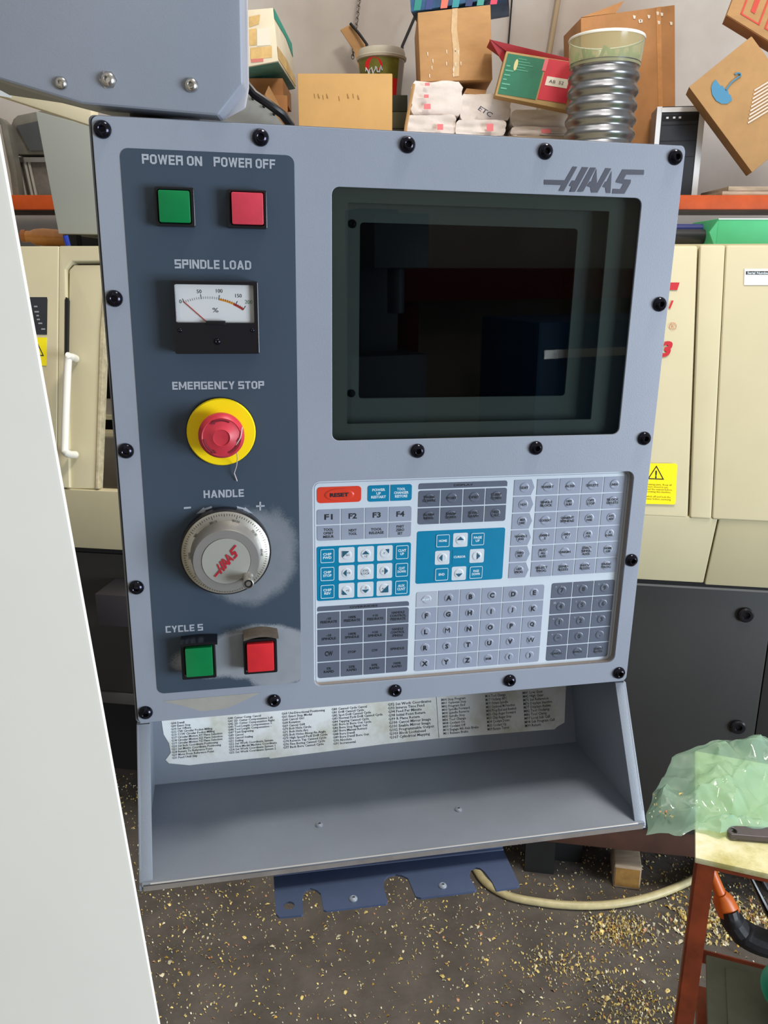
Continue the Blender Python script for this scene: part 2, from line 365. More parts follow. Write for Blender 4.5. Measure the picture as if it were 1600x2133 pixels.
for (q) in ([(383,1059),(398,1057.5),(398,1054),(383,1055)], [(533,1051.5),(551,1051),(551,1054),(533,1055)], [(540,1044),(543.5,1044),(543.5,1062),(540,1062)],
            [(409,1069),(425,1055),(425,1058),(441,1053),(441.5,1057),(427,1062),(430,1065)], [(493,1053),(494,1057),(507,1060),(506,1064),(526,1068),(510,1055),(509,1057)]):
    flat('arrow_print', [P.px(x, y, 0) for x, y in q], -0.0017, TEXTL, DEC)
pl_ = [P.px(x, y) for x, y in ((339,1459),(543,1441),(500,1462),(470,1475),(420,1480),(385,1470))]
flat('bare_patch', pl_, -0.0013, M('rubbed_paint', (160, 158, 152), 0.5, 0, 0.04, 60), pend, th=0.0001)

# ---- maker's emblem
LG = [[(90,262),(345,268),(380,268),(490,78),(552,82),(362,422),(292,418),(330,338),(90,330)],
      [(440,430),(620,86),(705,90),(520,430),(455,432),(470,360),(435,346),(478,272),(520,275)],
      [(548,430),(735,92),(812,95),(635,422),(605,432)],
      [(683,352),(728,285),(745,290),(818,108),(826,325),(945,100),(1024,106),(830,442),(745,442),(735,370)],
      [(900,362),(945,285),(958,295),(1030,140),(1012,450),(950,446),(942,375)],
      [(1180,118),(1480,126),(1474,195),(1230,192),(1196,255),(1298,262),(1292,305),(1205,458),(1035,456),(1045,388),(1150,392),(1190,322),(1085,300),(1092,275)]]
def emblem(to, y, mat, parent, name='emblem'):
    cu = []
    for poly in LG: cu.append([to(x, yy) for x, yy in poly])
    return plate(name, cu, y-0.0004, y, mat, parent)
def _fix(name, loops, y, mat, parent):
    mb = MB(); bm = bmesh.new(); fs = []
    from mathutils.geometry import tessellate_polygon
    for L in loops:
        tri = tessellate_polygon([[Vector((a, b, 0)) for a, b in L]])
        mb.add([(a, y, b) for a, b in L], [tuple(t) for t in tri])
    return mb.build(name, mat, parent, smooth=False)
_fix('emblem', [[P.px(1120+x*0.15, 335+y*0.15, -0.0014) for x, y in L] for L in LG], -0.0015, TEXTG, pend)

# ---- square push buttons
def push_button(cap, bez, p, mcap, tall=0.0):
    a = P.px(*bez[0], -p*0.8); b = P.px(*bez[1], -p*0.8); c = P.px(*cap[0], -p); d = P.px(*cap[1], -p)
    h = plate('push_button', [rr(a[0], b[0], b[1], a[1], 0.0015), rr(c[0]-0.0006, d[0]+0.0006, d[1]-0.0006, c[1]+0.0006, 0.0012)], -p*0.82, -0.0016, BLACKP, pend, 0.0005)
    mb = MB(); mb.prism(rr(c[0], d[0], d[1], c[1], 0.0012), -p, -0.002); mb.build('button_cap', mcap, h, bevel=0.0006)
    return h
push_button([(328.5,395),(397.5,464.5)], [(321,387.5),(407.5,473)], 0.0125, GREENC)
push_button([(481.5,399.5),(549.5,468.5)], [(472.5,393.5),(557,477)], 0.0125, REDC)
push_button([(385,1352),(444.7,1407)], [(375.5,1343),(451.5,1411)], 0.019, GREENC)
rb = push_button([(514,1343.5),(571.5,1397)], [(506,1333),(578.5,1400)], 0.019, REDC2)
for (x0, x1, y, bk, hh) in ((376, 453, 1340, -0.016, 0), (507, 580, 1328, -0.016, 1)):      # rubber boots above the two lower buttons
    a = P.px(x0, y, bk); b = P.px(x1, y, bk); zb = a[1]; mb = MB(); n = 9; bow = 0.0028 if hh else 0.0008
    top = [(a[0]+(b[0]-a[0])*k/n, zb+bow*math.sin(PI*k/n)) for k in range(n+1)]
    mb.prism([(p[0], p[1]-0.0022) for p in reversed(top)]+top, -0.019, -0.0016)
    mb.build('button_guard', M('dusty_rubber', (84, 76, 66), 0.7, 0, 0.2, 120) if hh else BLACKP, rb if hh else pend)

# ---- spindle load meter
p = 0.016
a = P.px(357, 583.5, -p); b = P.px(541, 737, -p); f0 = P.px(364.5, 592, -p); f1 = P.px(530, 672.5, -p)
met = plate('load_meter', [rr(a[0], b[0], b[1], a[1], 0.0012), rr(f0[0], f1[0], f1[1], f0[1], 0.0008)], -p, -0.0016, BLACKP, pend, 0.0005)
flat('dial_face', rr(f0[0]-0.0004, f1[0]+0.0004, f1[1]-0.0004, f0[1]+0.0004, 0), -p+0.004, M('meter_paper', (228, 230, 228), 0.5, emit=0), met)
yf = -p+0.0036; cx, cz = P.px(439.2, 751.6, yf)
_q = P.px(383, 628, yf); Rm = math.hypot(_q[0]-cx, _q[1]-cz)
A0_ = math.degrees(math.atan2(_q[1]-cz, _q[0]-cx)); _q = P.px(457, 617, yf); A1_ = math.degrees(math.atan2(_q[1]-cz, _q[0]-cx)); _q = P.px(512, 637, yf); A2_ = math.degrees(math.atan2(_q[1]-cz, _q[0]-cx))
def arc(r0, r1, a0, a1, mat, name='scale_arc', n=14, dy=0):
    mb = MB(); A = [math.radians(a0+(a1-a0)*k/n) for k in range(n+1)]
    pts = [(cx+r0*math.cos(t), yf-dy, cz+r0*math.sin(t)) for t in A]+[(cx+r1*math.cos(t), yf-dy, cz+r1*math.sin(t)) for t in A]
    mb.add(pts, [(k, k+1, n+2+k, n+1+k) for k in range(n)]); return mb.build(name, mat, met, smooth=False)
arc(Rm-0.0018, Rm-0.0002, A2_, A1_, M('amber_arc', (226, 150, 30), 0.5)); arc(Rm-0.0020, Rm-0.0002, A2_, A2_+.42*(A1_-A2_), M('dark_red_arc', (176, 40, 34), 0.5), dy=.0001)
mb = MB()
for k in range(29):
    t = math.radians(A0_+(A1_-A0_)*k/16 if k <= 16 else A1_+(A2_-A1_)*(k-16)/12); big = k in (0, 8, 16, 24, 28); r1 = Rm+(0.0004 if not big else 0.0022); w_ = 0.00012 if not big else 0.00022; r0 = Rm-0.0014
    d = Vector((math.cos(t), 0, math.sin(t))); e = Vector((-d.z, 0, d.x))*w_; c0 = Vector((cx, yf-0.0002, cz))
    mb.add([c0+d*r0-e, c0+d*r1-e, c0+d*r1+e, c0+d*r0+e], [(0, 1, 2, 3)])
mb.build('scale_mark', TEXTK, met, smooth=False)
for s_, x_, y_ in (('0', 376, 628), ('50', 415, 607), ('100', 457, 606), ('150', 497, 616), ('200', 518, 629)):
    text(s_, *P.px(x_, y_, yf), 0, 0.0027, yf-0.0001, TEXTK if s_ != '200' else M('green_digits', (60, 120, 60), .5), met, bold=0)
text('%', *P.px(449, 646, yf), 0.0045, 0.0034, yf-0.0001, TEXTK, met, bold=0)
n0 = P.px(383, 628, yf); n1 = P.px(432, 671, yf); mb = MB(); mb.tube([(n0[0], yf-0.0006, n0[1]), (n1[0], yf-0.0006, n1[1])], 0.00035, 6); mb.build('needle', M('needle_red', (196, 60, 60), .4), met)
q0 = P.px(429, 668, -p); q1 = P.px(470, 674, -p); mb = MB(); mb.box(q0[0], q1[0], -p-0.0012, -p+0.003, q1[1]-0.001, q0[1]); mb.build('zero_cover', BLACKP, met, bevel=0.0004)
gl = bpy.data.materials.new('meter_window'); gl.use_nodes = True
def clear_mat(m, tint, ior=1.45, rough=0.02, gl_col=(1, 1, 1, 1)):
    nt = m.node_tree; nt.nodes.clear(); L = nt.links
    o = nt.nodes.new('ShaderNodeOutputMaterial'); t = nt.nodes.new('ShaderNodeBsdfTransparent'); t.inputs[0].default_value = tint
    g = nt.nodes.new('ShaderNodeBsdfGlossy'); g.inputs['Roughness'].default_value = rough; g.inputs[0].default_value = gl_col
    fr = same_fresnel(nt, ior); mx = nt.nodes.new('ShaderNodeMixShader')
    L.new(fr.outputs[0], mx.inputs[0]); L.new(t.outputs[0], mx.inputs[1]); L.new(g.outputs[0], mx.inputs[2]); L.new(mx.outputs[0], o.inputs[0]); return m
clear_mat(gl, (0.97, 0.97, 0.98, 1))
flat('meter_glass', rr(f0[0], f1[0], f1[1], f0[1], 0.0005), -p+0.001, gl, met)
for x, y, s_ in ((453, 711.5, 0.4), (375, 688, 0.25), (526, 688, 0.25)):
    u, z = P.px(x, y, -p); place('meter_screw', SM, u, -p, z, met, 0, s=s_)

# ---- emergency stop
u, z = P.px(461.3, 900, -0.004); r_ = (P.px(533.2, 900, -0.004)[0]-P.px(389.3, 900, -0.004)[0])/2
es = MB().lathe([(r_, 0), (r_, 0.003), (r_-0.0008, 0.004), (0.012, 0.004)], segs=48).build('emergency_stop', YELL, pend); es.location = (u, -0.0016, z)
mb = MB().lathe([(r_+0.0007, 0), (r_+0.0007, 0.0012), (r_-0.002, 0.0014)], segs=48); mb.build('seal_ring', BLACKM, es)
u2, z2 = P.px(461.5, 909, -0.026); rm = (P.px(509.5, 909, -0.024)[0]-P.px(412.5, 909, -0.024)[0])/2
mb = MB().lathe([(0.012, 0.003), (0.0115, 0.013), (rm*0.93, 0.015), (rm, 0.018), (rm*0.995, 0.0225), (rm*0.93, 0.0262), (rm*0.84, 0.0283), (rm*0.80, 0.0278), (rm*0.5, 0.0292), (rm*0.36, 0.0305), (rm*0.34, 0.0296), (0.0003, 0.0292)], segs=56, c=(0, 0))
mu = mb.build('mushroom_button', ESTOP, es); mu.location = (u2-u, 0, z2-z)
for a0 in (62, 185, 292):      # three twist arrows cast in the head
    mb = MB(); n = 8; r0, r1 = rm*0.70, rm*0.78; A = [math.radians(a0+56*k/n) for k in range(n+1)]
    pts = [(r0*math.cos(t), -0.0287, r0*math.sin(t)) for t in A]+[((r1)*math.cos(t), -0.0289, (r1)*math.sin(t)) for t in A]
    pts += [((rm*0.84)*math.cos(A[-1]-.10), -0.0286, (rm*0.84)*math.sin(A[-1]-.10)), ((rm*0.64)*math.cos(A[-1]-.10), -0.0288, (rm*0.64)*math.sin(A[-1]-.10)), ((rm*0.74)*math.cos(A[-1]+.18), -0.0288, (rm*0.74)*math.sin(A[-1]+.18))]
    mb.add(pts, [(k, k+1, n+2+k, n+1+k) for k in range(n)]+[(2*n+2, 2*n+3, 2*n+4)]); ar = mb.build('twist_arrow', M('arrow_groove', (118, 26, 40), .5), es, smooth=False); ar.location = mu.location
st = MB().tube([P.w(*v) if False else v for v in [(*P.px(505, 890, -0.03)[:1], -0.0295, P.px(505, 890, -0.03)[1]), (P.px(501, 912, -0.031)[0], -0.0305, P.px(501, 912, -0.031)[1]), (P.px(492, 927, -0.03)[0], -0.0300, P.px(492, 927, -0.03)[1]), (P.px(495, 955, -0.02)[0], -0.018, P.px(495, 955, -0.02)[1]), (P.px(493, 970, -0.008)[0], -0.008, P.px(493, 970, -0.008)[1]), (P.px(488, 985, -0.004)[0], -0.005, P.px(488, 985, -0.004)[1]), (P.px(494, 1002, -0.003)[0], -0.003, P.px(494, 1002, -0.003)[1])]], 0.00045, 6)
st.build('swarf_strand', M('pale_thread', (214, 200, 200), .4), pend)

# ---- hand wheel
hp = 0.010
u, z = P.px(470.6, 1151, -hp); ro = (P.px(566.5, 1151, -hp)[0]-P.px(375.3, 1151, -hp)[0])/2
hw = MB().lathe([(ro, 0), (ro, hp-0.0016), (ro-0.0012, hp-0.0006), (ro-0.002, hp-0.0006)], segs=64).build('hand_wheel', BLACKP, pend); hw.location = (u, -0.0016, z)
mb = MB().lathe([(ro-0.0015, 0.002), (ro-0.0015, hp), (ro-0.003, hp+0.0008), (ro-0.0105, hp+0.0028), (ro-0.012, hp+0.0030)], segs=64); mb.build('graduated_ring', ALU, hw)
kp = 0.030; ku, kz = P.px(471, 1170.5, -kp-.0016); rk = (P.px(540.8, 1170, -kp)[0]-P.px(401.5, 1170, -kp)[0])/2; du, dz = ku-u, kz-z
mb = MB().lathe([(rk*1.1, hp+0.0005), (rk*1.07, hp+0.004), (rk*1.01, kp-0.0015), (rk*0.985, kp), (rk*0.74, kp), (rk*0.735, kp-0.0005), (0.0002, kp-0.0005)], segs=64); kn = mb.build('knob', ALUD, hw, angle=0.35)
mb = MB().lathe([(rk*0.728, kp-0.0008), (rk*0.725, kp+0.0006), (0.0002, kp+0.0008)], segs=48); mb.build('knob_cap', M('cap_aluminium', (172, 172, 166), .45, .35), hw)
mb = MB(); yy = -(hp+0.0006)
for k in range(100):
    t = 2*PI*k/100; big = k % 10 == 0; r1 = ro-0.0032; r0 = ro-(0.0062 if big else (0.0054 if k % 5 == 0 else 0.0048)); w_ = 0.00022
    d = Vector((math.cos(t), 0, math.sin(t))); e = Vector((-d.z, 0, d.x))*w_
    def hh(r): return -(hp+0.0008+(ro-0.003-r)/0.0075*0.002)-0.0002
    a_, b_2 = d*r0, d*r1; a_.y = hh(r0); b_2.y = hh(r1)
    mb.add([a_-e, b_2-e, b_2+e, a_+e], [(0, 1, 2, 3)])
mb.build('graduation', M('wheel_print', (44, 38, 38), .5), hw, smooth=False)
for k, s_ in enumerate(['90', '80|10', '80|20', '70|30', '60|40', '50', '40|60', '30|70', '20|80', '10|90']):
    t = math.radians(144-36*k); r2 = ro-0.0084
    text(s_, r2*math.cos(t), r2*math.sin(t), 0, 0.0026, -(hp+0.0027), MATS['wheel_print'], hw, bold=0.0, rot=t-PI/2)
cs, sn = math.cos(math.radians(50)), math.sin(math.radians(50)); sc_ = rk*1.18/1390
def wl(x, y):
    a_, b2 = (x-785)*sc_, -(y-270)*sc_; return (a_*cs-b2*sn, a_*sn+b2*cs)
_fix('emblem', [[wl(x, y) for x, y in L] for L in LG], -(kp+0.0013), M('red_emblem', (168, 26, 44), .5), hw)
nu, nz_ = P.px(517.5, 1216, -0.047); nu -= u; nz_ -= z
mb = MB().lathe([(0.0052, kp-0.001), (0.0042, kp+0.001), (0.0036, kp+0.006), (0.0046, kp+0.0125), (0.0048, kp+0.0145), (0.0042, kp+0.0158), (0.0036, kp+0.016), (0.0036, kp+0.0148), (0.002, kp+0.0148), (0.002, kp+0.0154), (0.0003, kp+0.0154)], c=(nu, nz_), segs=24)
mb.build('crank_knob', M('crank_steel', (176, 172, 166), .3, .8), hw)
MB().lathe([(0.0034, kp+0.0149), (0.0034, kp+0.0151), (0.0014, kp+0.0151)], c=(nu, nz_), segs=24).build('crank_socket', BLACKM, hw)

# ---- screen
inn = [P.px(750, 463, 0.022), P.px(1204, 481, 0.022), P.px(1204, 829, 0.022), P.px(750, 830, 0.022)]
BZ = M('screen_bezel_paint', (196, 202, 198), 0.6)
BX = [SCR[0]-0.02, SCR[1]+0.02, SCR[2]-0.02, SCR[3]+0.02]
x0, x1, z0_, z1_ = inn[0][0], inn[1][0], inn[3][1], inn[0][1]
scr = plate('screen_bezel', [rr(BX[0], BX[1], BX[2], BX[3], 0.002), rr(x0-.012, x1+.022, z0_-.020, z1_+.014, 0.001)], 0.010, 0.012, BZ, pend, frame=None)
plate('tube_frame', [rr(x0-.02, x1+.03, z0_-.03, z1_+.02, 0.002), rr(x0, x1, z0_, z1_, 0.003)], 0.022, 0.024, M('tube_frame_paint', (176, 184, 182), .6), scr)
MB().box(BX[0], BX[1], 0.034, 0.036, BX[2], BX[3]).build('picture_tube', M('tube_glass', (10, 12, 18), 0.12), scr)
for x, y in ((735, 466), (733, 820)):
    uu, zz = P.px(x, y, 0.02); place('bezel_screw', SM, uu, 0.022, zz, scr, s=0.55)
sg = bpy.data.materials.new('smoked_glass'); sg.use_nodes = True; clear_mat(sg, (0.50, 0.53, 0.52, 1), 1.5, 0.012)
MB().prism(rr(SCR[0]-.0015, SCR[1]+.0015, SCR[2]-.0015, SCR[3]+.0015, 0.006), 0.0002, 0.0008).build('screen_glass', sg, pend, smooth=False)

# ---- keypad
D = 0.0062
def kk(u_, z_): return (0.08465+(u_/1000-0.08465)*(1+D/0.67157), 0.38938+(z_/1000-0.38938)*(1+D/0.67157))
PADM = M('keypad_film', (206, 216, 226), 0.35, 0, 0.02, 30)
pad = MB().prism(rr(KP[0]-.006, KP[1]+.006, KP[2]-.006, KP[3]+.006, 0.008), D, D+0.002).build('keypad_membrane', PADM, pend, smooth=False)
# fine printed outline on the film
q = (*kk(161.4, 24.6), *kk(453.6, 216.2)); plate('border_print', [rr(q[0], q[2], q[1], q[3], .005), rr(q[0]+.0005, q[2]-.0005, q[1]+.0005, q[3]-.0005, .0046)], D-.0002, D, M('border_grey', (150, 160, 176), .5), pend)
KL = M('key_light_grey', (150, 158, 176), 0.30, 0, 0.03, 60); KD = M('key_dark_grey', (94, 102, 118), 0.30, 0, 0.04, 60); KB = M('key_blue', (0, 126, 166), 0.3, 0, 0.03, 60)
KR = M('key_red', (222, 66, 44), 0.3); KW = M('key_white', (208, 216, 224), 0.3); KS = M('key_shift_pale', (176, 184, 198), 0.3)
KCACHE = {}
def key(u0, u1, z0, z1, mat, legend='', r=0.0, dome=0.0, th=1.0, tm=None, tw=0.86, ls=1.0, inset=0.62, arrow=False, outline=None, bold=0.035, name='membrane_key'):
    (a0, c0), (a1, c1) = kk(u0+inset, z0+inset), kk(u1-inset, z1-inset); w_, h_ = a1-a0, c1-c0
    rk_ = tuple(r) if isinstance(r, (list, tuple)) else (r,)*4
    kkey = (round(w_, 5), round(h_, 5), rk_, round(dome, 5), arrow, mat.name)
    if kkey not in KCACHE:
        mb = MB()
        if arrow: poly = rr(-w_/2, w_/2, -h_/2, h_/2, rk_, 3); poly = [p_ for p_ in poly if p_[0] < w_/2-0.0001]; poly = [(-w_/2, -h_/2) if False else p_ for p_ in poly]; poly = ([(-w_/2, -h_/2), (w_/2-0.0030, -h_/2), (w_/2, 0), (w_/2-0.0030, h_/2), (-w_/2, h_/2)])
        else: poly = rr(-w_/2, w_/2, -h_/2, h_/2, rk_, 3)
        mb.prism(poly, -0.0004, 0)
        if dome:
            mb.lathe([(dome, 0.0003), (dome*0.93, 0.00075), (dome*0.80, 0.00095), (dome*0.6, 0.00085), (0.0001, 0.0008)], segs=20, cap=False)
        t_ = mb.build('k', mat, None); KCACHE[kkey] = t_.data; bpy.data.objects.remove(t_)
    o = bpy.data.objects.new(name, KCACHE[kkey]); COL.objects.link(o); o.parent = pend; o.location = ((a0+a1)/2, D, (c0+c1)/2)
    if outline:
        i_ = 0.0008; plate('key_outline', [rr(-w_/2+i_, w_/2-i_, -h_/2+i_, h_/2-i_, .0012, 3), rr(-w_/2+i_+.0005, w_/2-i_-.0005, -h_/2+i_+.0005, h_/2-i_-.0005, .0008, 3)], -0.0007, -0.0004, outline, o)
    if legend in ('-', '.'):
        text(legend, 0, 0 if legend == '-' else -.001, .0024 if legend == '-' else .0011, .0006 if legend == '-' else .0011, -0.00105, TEXTK, o, bold=0)
    elif legend:
        if legend in ('M', 'W', 'MEM'): bold = 0.0
        n = legend.count('\n')+1; mx = max(len(s_) for s_ in legend.split('\n'))
        hh_ = (0.0022*n+0.0008*(n-1))*min(th, 1.1) if n > 1 or mx > 2 else 0.0046*min(th, 1.1)
        ww_ = min(w_*tw, (0.0019 if mx > 2 else 0.0037)*mx) if (mx > 1) else 0
        text(legend, 0, 0, ww_, hh_, -0.00105 if dome else -0.0005, tm or TEXTK, o, bold=bold, line=1.0, res=2)
    return o
def grid(x0, x1, z0, z1, nx, ny, items, mat, rad=2.0, **k):
    out = []
    for i, it in enumerate(items):
        if it is None: continue
        c, r_ = i % nx, i//nx; dx = (x1-x0)/nx; dz_ = (z1-z0)/ny
        R_ = [rad/1000 if (c == 0 and r_ == ny-1) else 0, rad/1000 if (c == nx-1 and r_ == ny-1) else 0, rad/1000 if (c == nx-1 and r_ == 0) else 0, rad/1000 if (c == 0 and r_ == 0) else 0]
        kx = dict(k); m_ = mat
        if isinstance(it, tuple): it, extra = it; kx.update(extra); m_ = kx.pop('mat', mat)
        out.append(key(x0+dx*c, x0+dx*(c+1), z1-dz_*(r_+1), z1-dz_*r_, m_, it, R_, **kx))
    return out
key(163.2, 203, 197.3, 212.8, KR, '', 0.003); 
(_a, _c) = kk(183.1, 205)
mb = MB(); mb.lathe([(0.0135, 0.0003), (0.0128, 0.0009), (0.0115, 0.0012), (0.0095, 0.0010), (0.0001, 0.0010)], segs=32, cap=False)
for v in mb.v: v.z *= 0.42
o = mb.build('reset_dome', KR, pend); o.location = (_a, D, _c); text('RESET', 0, 0, .0165, .0036, -.0013, TEXTK, o, bold=.04)
grid(207.6, 248.2, 196.9, 212.8, 2, 1, ['POWER\nUP\nRESTART', 'TOOL\nCHANGER\nRESTORE'], KB, tm=TEXTW, tw=0.85, th=1.15)
grid(163, 248.4, 163.1, 192.7, 4, 2, ['F1', 'F2', 'F3', 'F4', 'TOOL\nOFSET\nMESUR', 'NEXT\nTOOL', 'TOOL\nRELEASE', 'PART\nZERO\nSET'], KL, th=1.15, bold=0.03)
# jog block: blue field with keys on it
def field(x0, x1, z0, z1, mat, rad=2.0, name='print_field'):
    a_ = kk(x0, z0); b2 = kk(x1, z1); return plate(name, [rr(a_[0], b2[0], a_[1], b2[1], rad/1000)], D-0.0002, D+0.0001, mat, pend)
field(163.1, 248.2, 106.9, 158.3, KB)
T = 'tri'
def tri(o, w_, h_, kind):
    s_ = 0.0032
    sh_ = {'u': [(-s_, 0), (s_, 0), (0, s_)], 'd': [(-s_, 0), (0, -s_), (s_, 0)], 'l': [(0, -s_), (0, s_), (-s_, 0)], 'r': [(0, -s_), (s_, 0), (0, s_)],
           'ul': [(-s_*1.2, -s_*.6), (s_*.7, s_*1.2), (-s_*1.2, s_*1.2)], 'ur': [(s_*.1, s_*1.2), (s_*1.2, -s_*.1), (s_*1.2, s_*1.2)], 'dl': [(-s_*1.2, -s_*1.2), (s_*.2, -s_*1.2), (-s_*1.2, s_*.3)], 'dr': [(-s_, -s_*1.2), (s_*1.2, -s_*1.2), (s_*1.2, s_)]}[kind]
    flat('arrow_print', sh_, -0.0009, M('teal_print', (10, 84, 112), .5), o)
jx = [(165, 180), (182, 197.5), (199, 215), (216.6, 232), (233, 247.2)]
J = [['CHIP\nFWD', 'ul', 'u', 'ur', 'CLNT\nUP'], ['CHIP\nSTOP', 'l', 'JOG\nLOCK', 'r', 'CLNT\nDOWN'], ['CHIP\nREV', 'dl', 'd', 'dr', 'AUX\nCLNT']]
JL = {'ul': 'A+', 'u': '+Z', 'ur': '-Y', 'l': '+X', 'r': '-X', 'dl': '+Y', 'd': '-Z', 'dr': 'A-'}
for r_ in range(3):
    zt = 157.2-r_*16.9; zb = zt-15.6
    for c in range(5):
        it = J[r_][c]; x0_, x1_ = jx[c]
        if c in (0, 4): key(x0_, x1_, zb, zt, KB, it, 0.0012, tm=TEXTW, th=1.1, outline=TEXTW)
        else:
            o = key(x0_, x1_, zb, zt, KW, it if '\n' in it else '', 0.0014, dome=0.0046, th=0.95, bold=0, tm=TEXTG)
            if '\n' not in it:
                tri(o, 0, 0, it); text(JL[it], {'l': .002, 'r': -.002}.get(it, 0.001 if 'l' in it else -0.001 if 'r' in it else 0), {'u': -.002, 'd': .002}.get(it, 0), 0, 0.0018, -0.0011, TEXTG, o, bold=0, res=2)
# overrides
def header(x0, x1, z0, z1, s_, mat=KD):
    o = key(x0, x1, z0, z1, mat, '', (0, 0, 0.002, 0.002), name='header_strip'); text(s_, 0, 0, 0.026 if len(s_) > 8 else 0.018, 0.0019, -0.0006, TEXTK, o, res=2)
header(162.9, 248.4, 96.4, 102.1, 'OVERRIDES')
grid(162.9, 248.4, 29.8, 96.2, 4, 4, ['-10\nFEEDRATE', '100%\nFEEDRATE', '+10\nFEEDRATE', 'HANDLE\nCONTROL\nFEEDRATE', '-10\nSPINDLE', '100%\nSPINDLE', '+10\nSPINDLE', 'HANDLE\nCONTROL\nSPINDLE', 'CW', 'STOP', 'CCW', 'SPINDLE', '5%\nRAPID', '25%\nRAPID', '50%\nRAPID', '100%\nRAPID'], KD, th=1.2, tw=0.84)
header(253.2, 336.4, 206.6, 213.1, 'DISPLAY')
grid(253.2, 336.4, 174, 206.4, 4, 2, ['PRGRM\nCONVRS', 'POSIT', 'OFSET', 'CURNT\nCOMDS', 'ALARM\nMESGS', 'PARAM\nDGNOS', 'SETNG\nGRAPH', 'HELP\nCALC'], KD, dome=0.0048, th=1.15)
field(253.4, 336.5, 117.9, 168.2, KB)
cxs = [(270.2, 285.2), (286.6, 301.6), (303, 318)]
CR = [['HOME', 'u', 'PAGE\nUP'], ['l', 'CURSOR', 'r'], ['END', 'd', 'PAGE\nDOWN']]
for r_ in range(3):
    zt = 165.6-r_*16.2; zb = zt-14.6
    for c in range(3):
        it = CR[r_][c]
        if it in 'uldr': o = key(*cxs[c], zb, zt, KW, '', 0.0014, dome=0.0046); tri(o, 0, 0, it)
        elif it == 'CURSOR': key(*cxs[c], zb, zt, KB, it, 0.0, tm=TEXTW, th=1.0, tw=.9)
        else: key(*cxs[c], zb, zt, KB, it, 0.0012, tm=TEXTW, th=1.05, outline=TEXTW)
# letters, modes, digits
LT = [('SHIFT', dict(mat=KS, tm=TEXTW, th=0.9))]+list('ABCDEFGHIJKLMNOPQRSTUVWXYZ')+['EOB', '(', ')']
grid(254, 379.6, 29, 110.4, 6, 5, LT, KL, dome=0.0044, bold=0.045, th=1.08)
MD = ['EDIT', 'INSERT', 'ALTER', 'DELETE', 'UNDO', 'MEM', 'SINGLE\nBLOCK', 'DRY\nRUN', 'OPT\nSTOP', 'BLOCK\nDELETE', 'MDI\nDNC', 'COOLNT', 'ORIENT\nSPINDLE', 'ATC\nFWD', 'ATC\nREV', 'HANDLE\nJOG', '.0001\n.1', '.001\n1.', '.01\n10.', '.1\n100.', 'ZERO\nRET', 'AUTO\nALL\nAXES', 'ORIGIN', 'ZERO\nSINGL\nAXIS', 'HOME\nG28', 'LIST\nPROG', 'SELECT\nPROG', 'SEND\nRS232', 'RECV\nRS232', 'ERASE\nPROG']
x0g, x1g, z0g, z1g = 341.9, 451.2, 117.6, 213.3; cw = [21.8, 21.9, 21.9, 21.9, 21.8]
for i, s_ in enumerate(MD):
    c, r_ = i % 5, i//5; dz_ = (z1g-z0g)/6; dx = (x1g-x0g)/5
    R_ = [0, .002 if (c, r_) == (4, 5) else 0, .002 if (c, r_) == (4, 0) else 0, 0]
    key(x0g+dx*c, x0g+dx*(c+1)-(1.2 if c == 0 else 0), z1g-dz_*(r_+1), z1g-dz_*r_, KL, s_, R_, dome=0.0048, arrow=(c == 0), th=1.05, tw=0.78)
DG = list('789456123')+['-', '0', '.', 'CANCEL', 'SPACE', 'WRITE\nENTER']
for o, s_ in zip(grid(386, 451.5, 28.8, 111, 3, 5, DG, KD, dome=0.0046, bold=0.02), DG):
    if len(s_) == 1: text({'7': '#', '8': '*', '9': '@', '4': '=', '5': '$', '6': '[', '1': '&', '2': '%', '3': ']', '-': '+', '0': '/', '.': ':'}[s_], -0.0062, 0.0040, 0, 0.0018, -0.0006, M('faint_white_print', (170, 180, 194), .5), o, bold=0, res=2)

# ---- document tray under the panel
ZF = -0.1165
tray = plate('tray', [], -1, 1, TRAYM, pend) if False else None
def lside(u0, u1, name, flange):
    poly = [(0.0, -0.0015), (-0.060, -0.108), (-0.0665, -0.121), (-0.064, -0.1245), (-0.050, -0.128), (0.105, -0.130), (0.128, -0.06), (0.135, -0.001)]
    mb = MB(); n = len(poly)
    A = [(u0, a_, b_) for a_, b_ in poly]; mb.prism3(A, (u1-u0, 0, 0)); return mb.build(name, TRAYM, pend, bevel=0.0006)
lside(0.0005, 0.003, 'tray_side', 1); lside(W-0.003, W-0.0005, 'tray_side', -1)
FLG = TRAYM
for (ua, ub) in ((0.0005, 0.0118), (W-0.0118, W-0.0005)):     # front flanges folded inwards
    mb = MB(); pts = [(0.0, -0.0015), (-0.030, -0.055), (-0.060, -0.108), (-0.0655, -0.1185), (-0.0665, -0.1235)]
    n = len(pts); F_ = [(ua, a_, b_) for a_, b_ in pts]; G_ = [(ub, a_, b_) for a_, b_ in pts]; F2 = [(ua, a_+.002, b_) for a_, b_ in pts]; G2 = [(ub, a_+.002, b_) for a_, b_ in pts]
    mb.add(F_+G_+F2+G2, [(k, k+1, n+k+1, n+k) for k in range(n-1)]+[(2*n+k, 3*n+k, 3*n+k+1, 2*n+k+1) for k in range(n-1)]+[(n+k, n+k+1, 3*n+k+1, 3*n+k) for k in range(n-1)]+[(k, 2*n+k, 2*n+k+1, k+1) for k in range(n-1)])
    mb.build('tray_flange', TRAYM, pend, bevel=0.0005)
mb = MB(); mb.quadbox([(0.003, -0.0675, -0.1165), (W-0.003, -0.0675, -0.1165), (W-0.003, 0.090, -0.1255), (0.003, 0.090, -0.1255)], (0, 0, -0.002)); mb.build('tray_floor', TRAYM, pend)
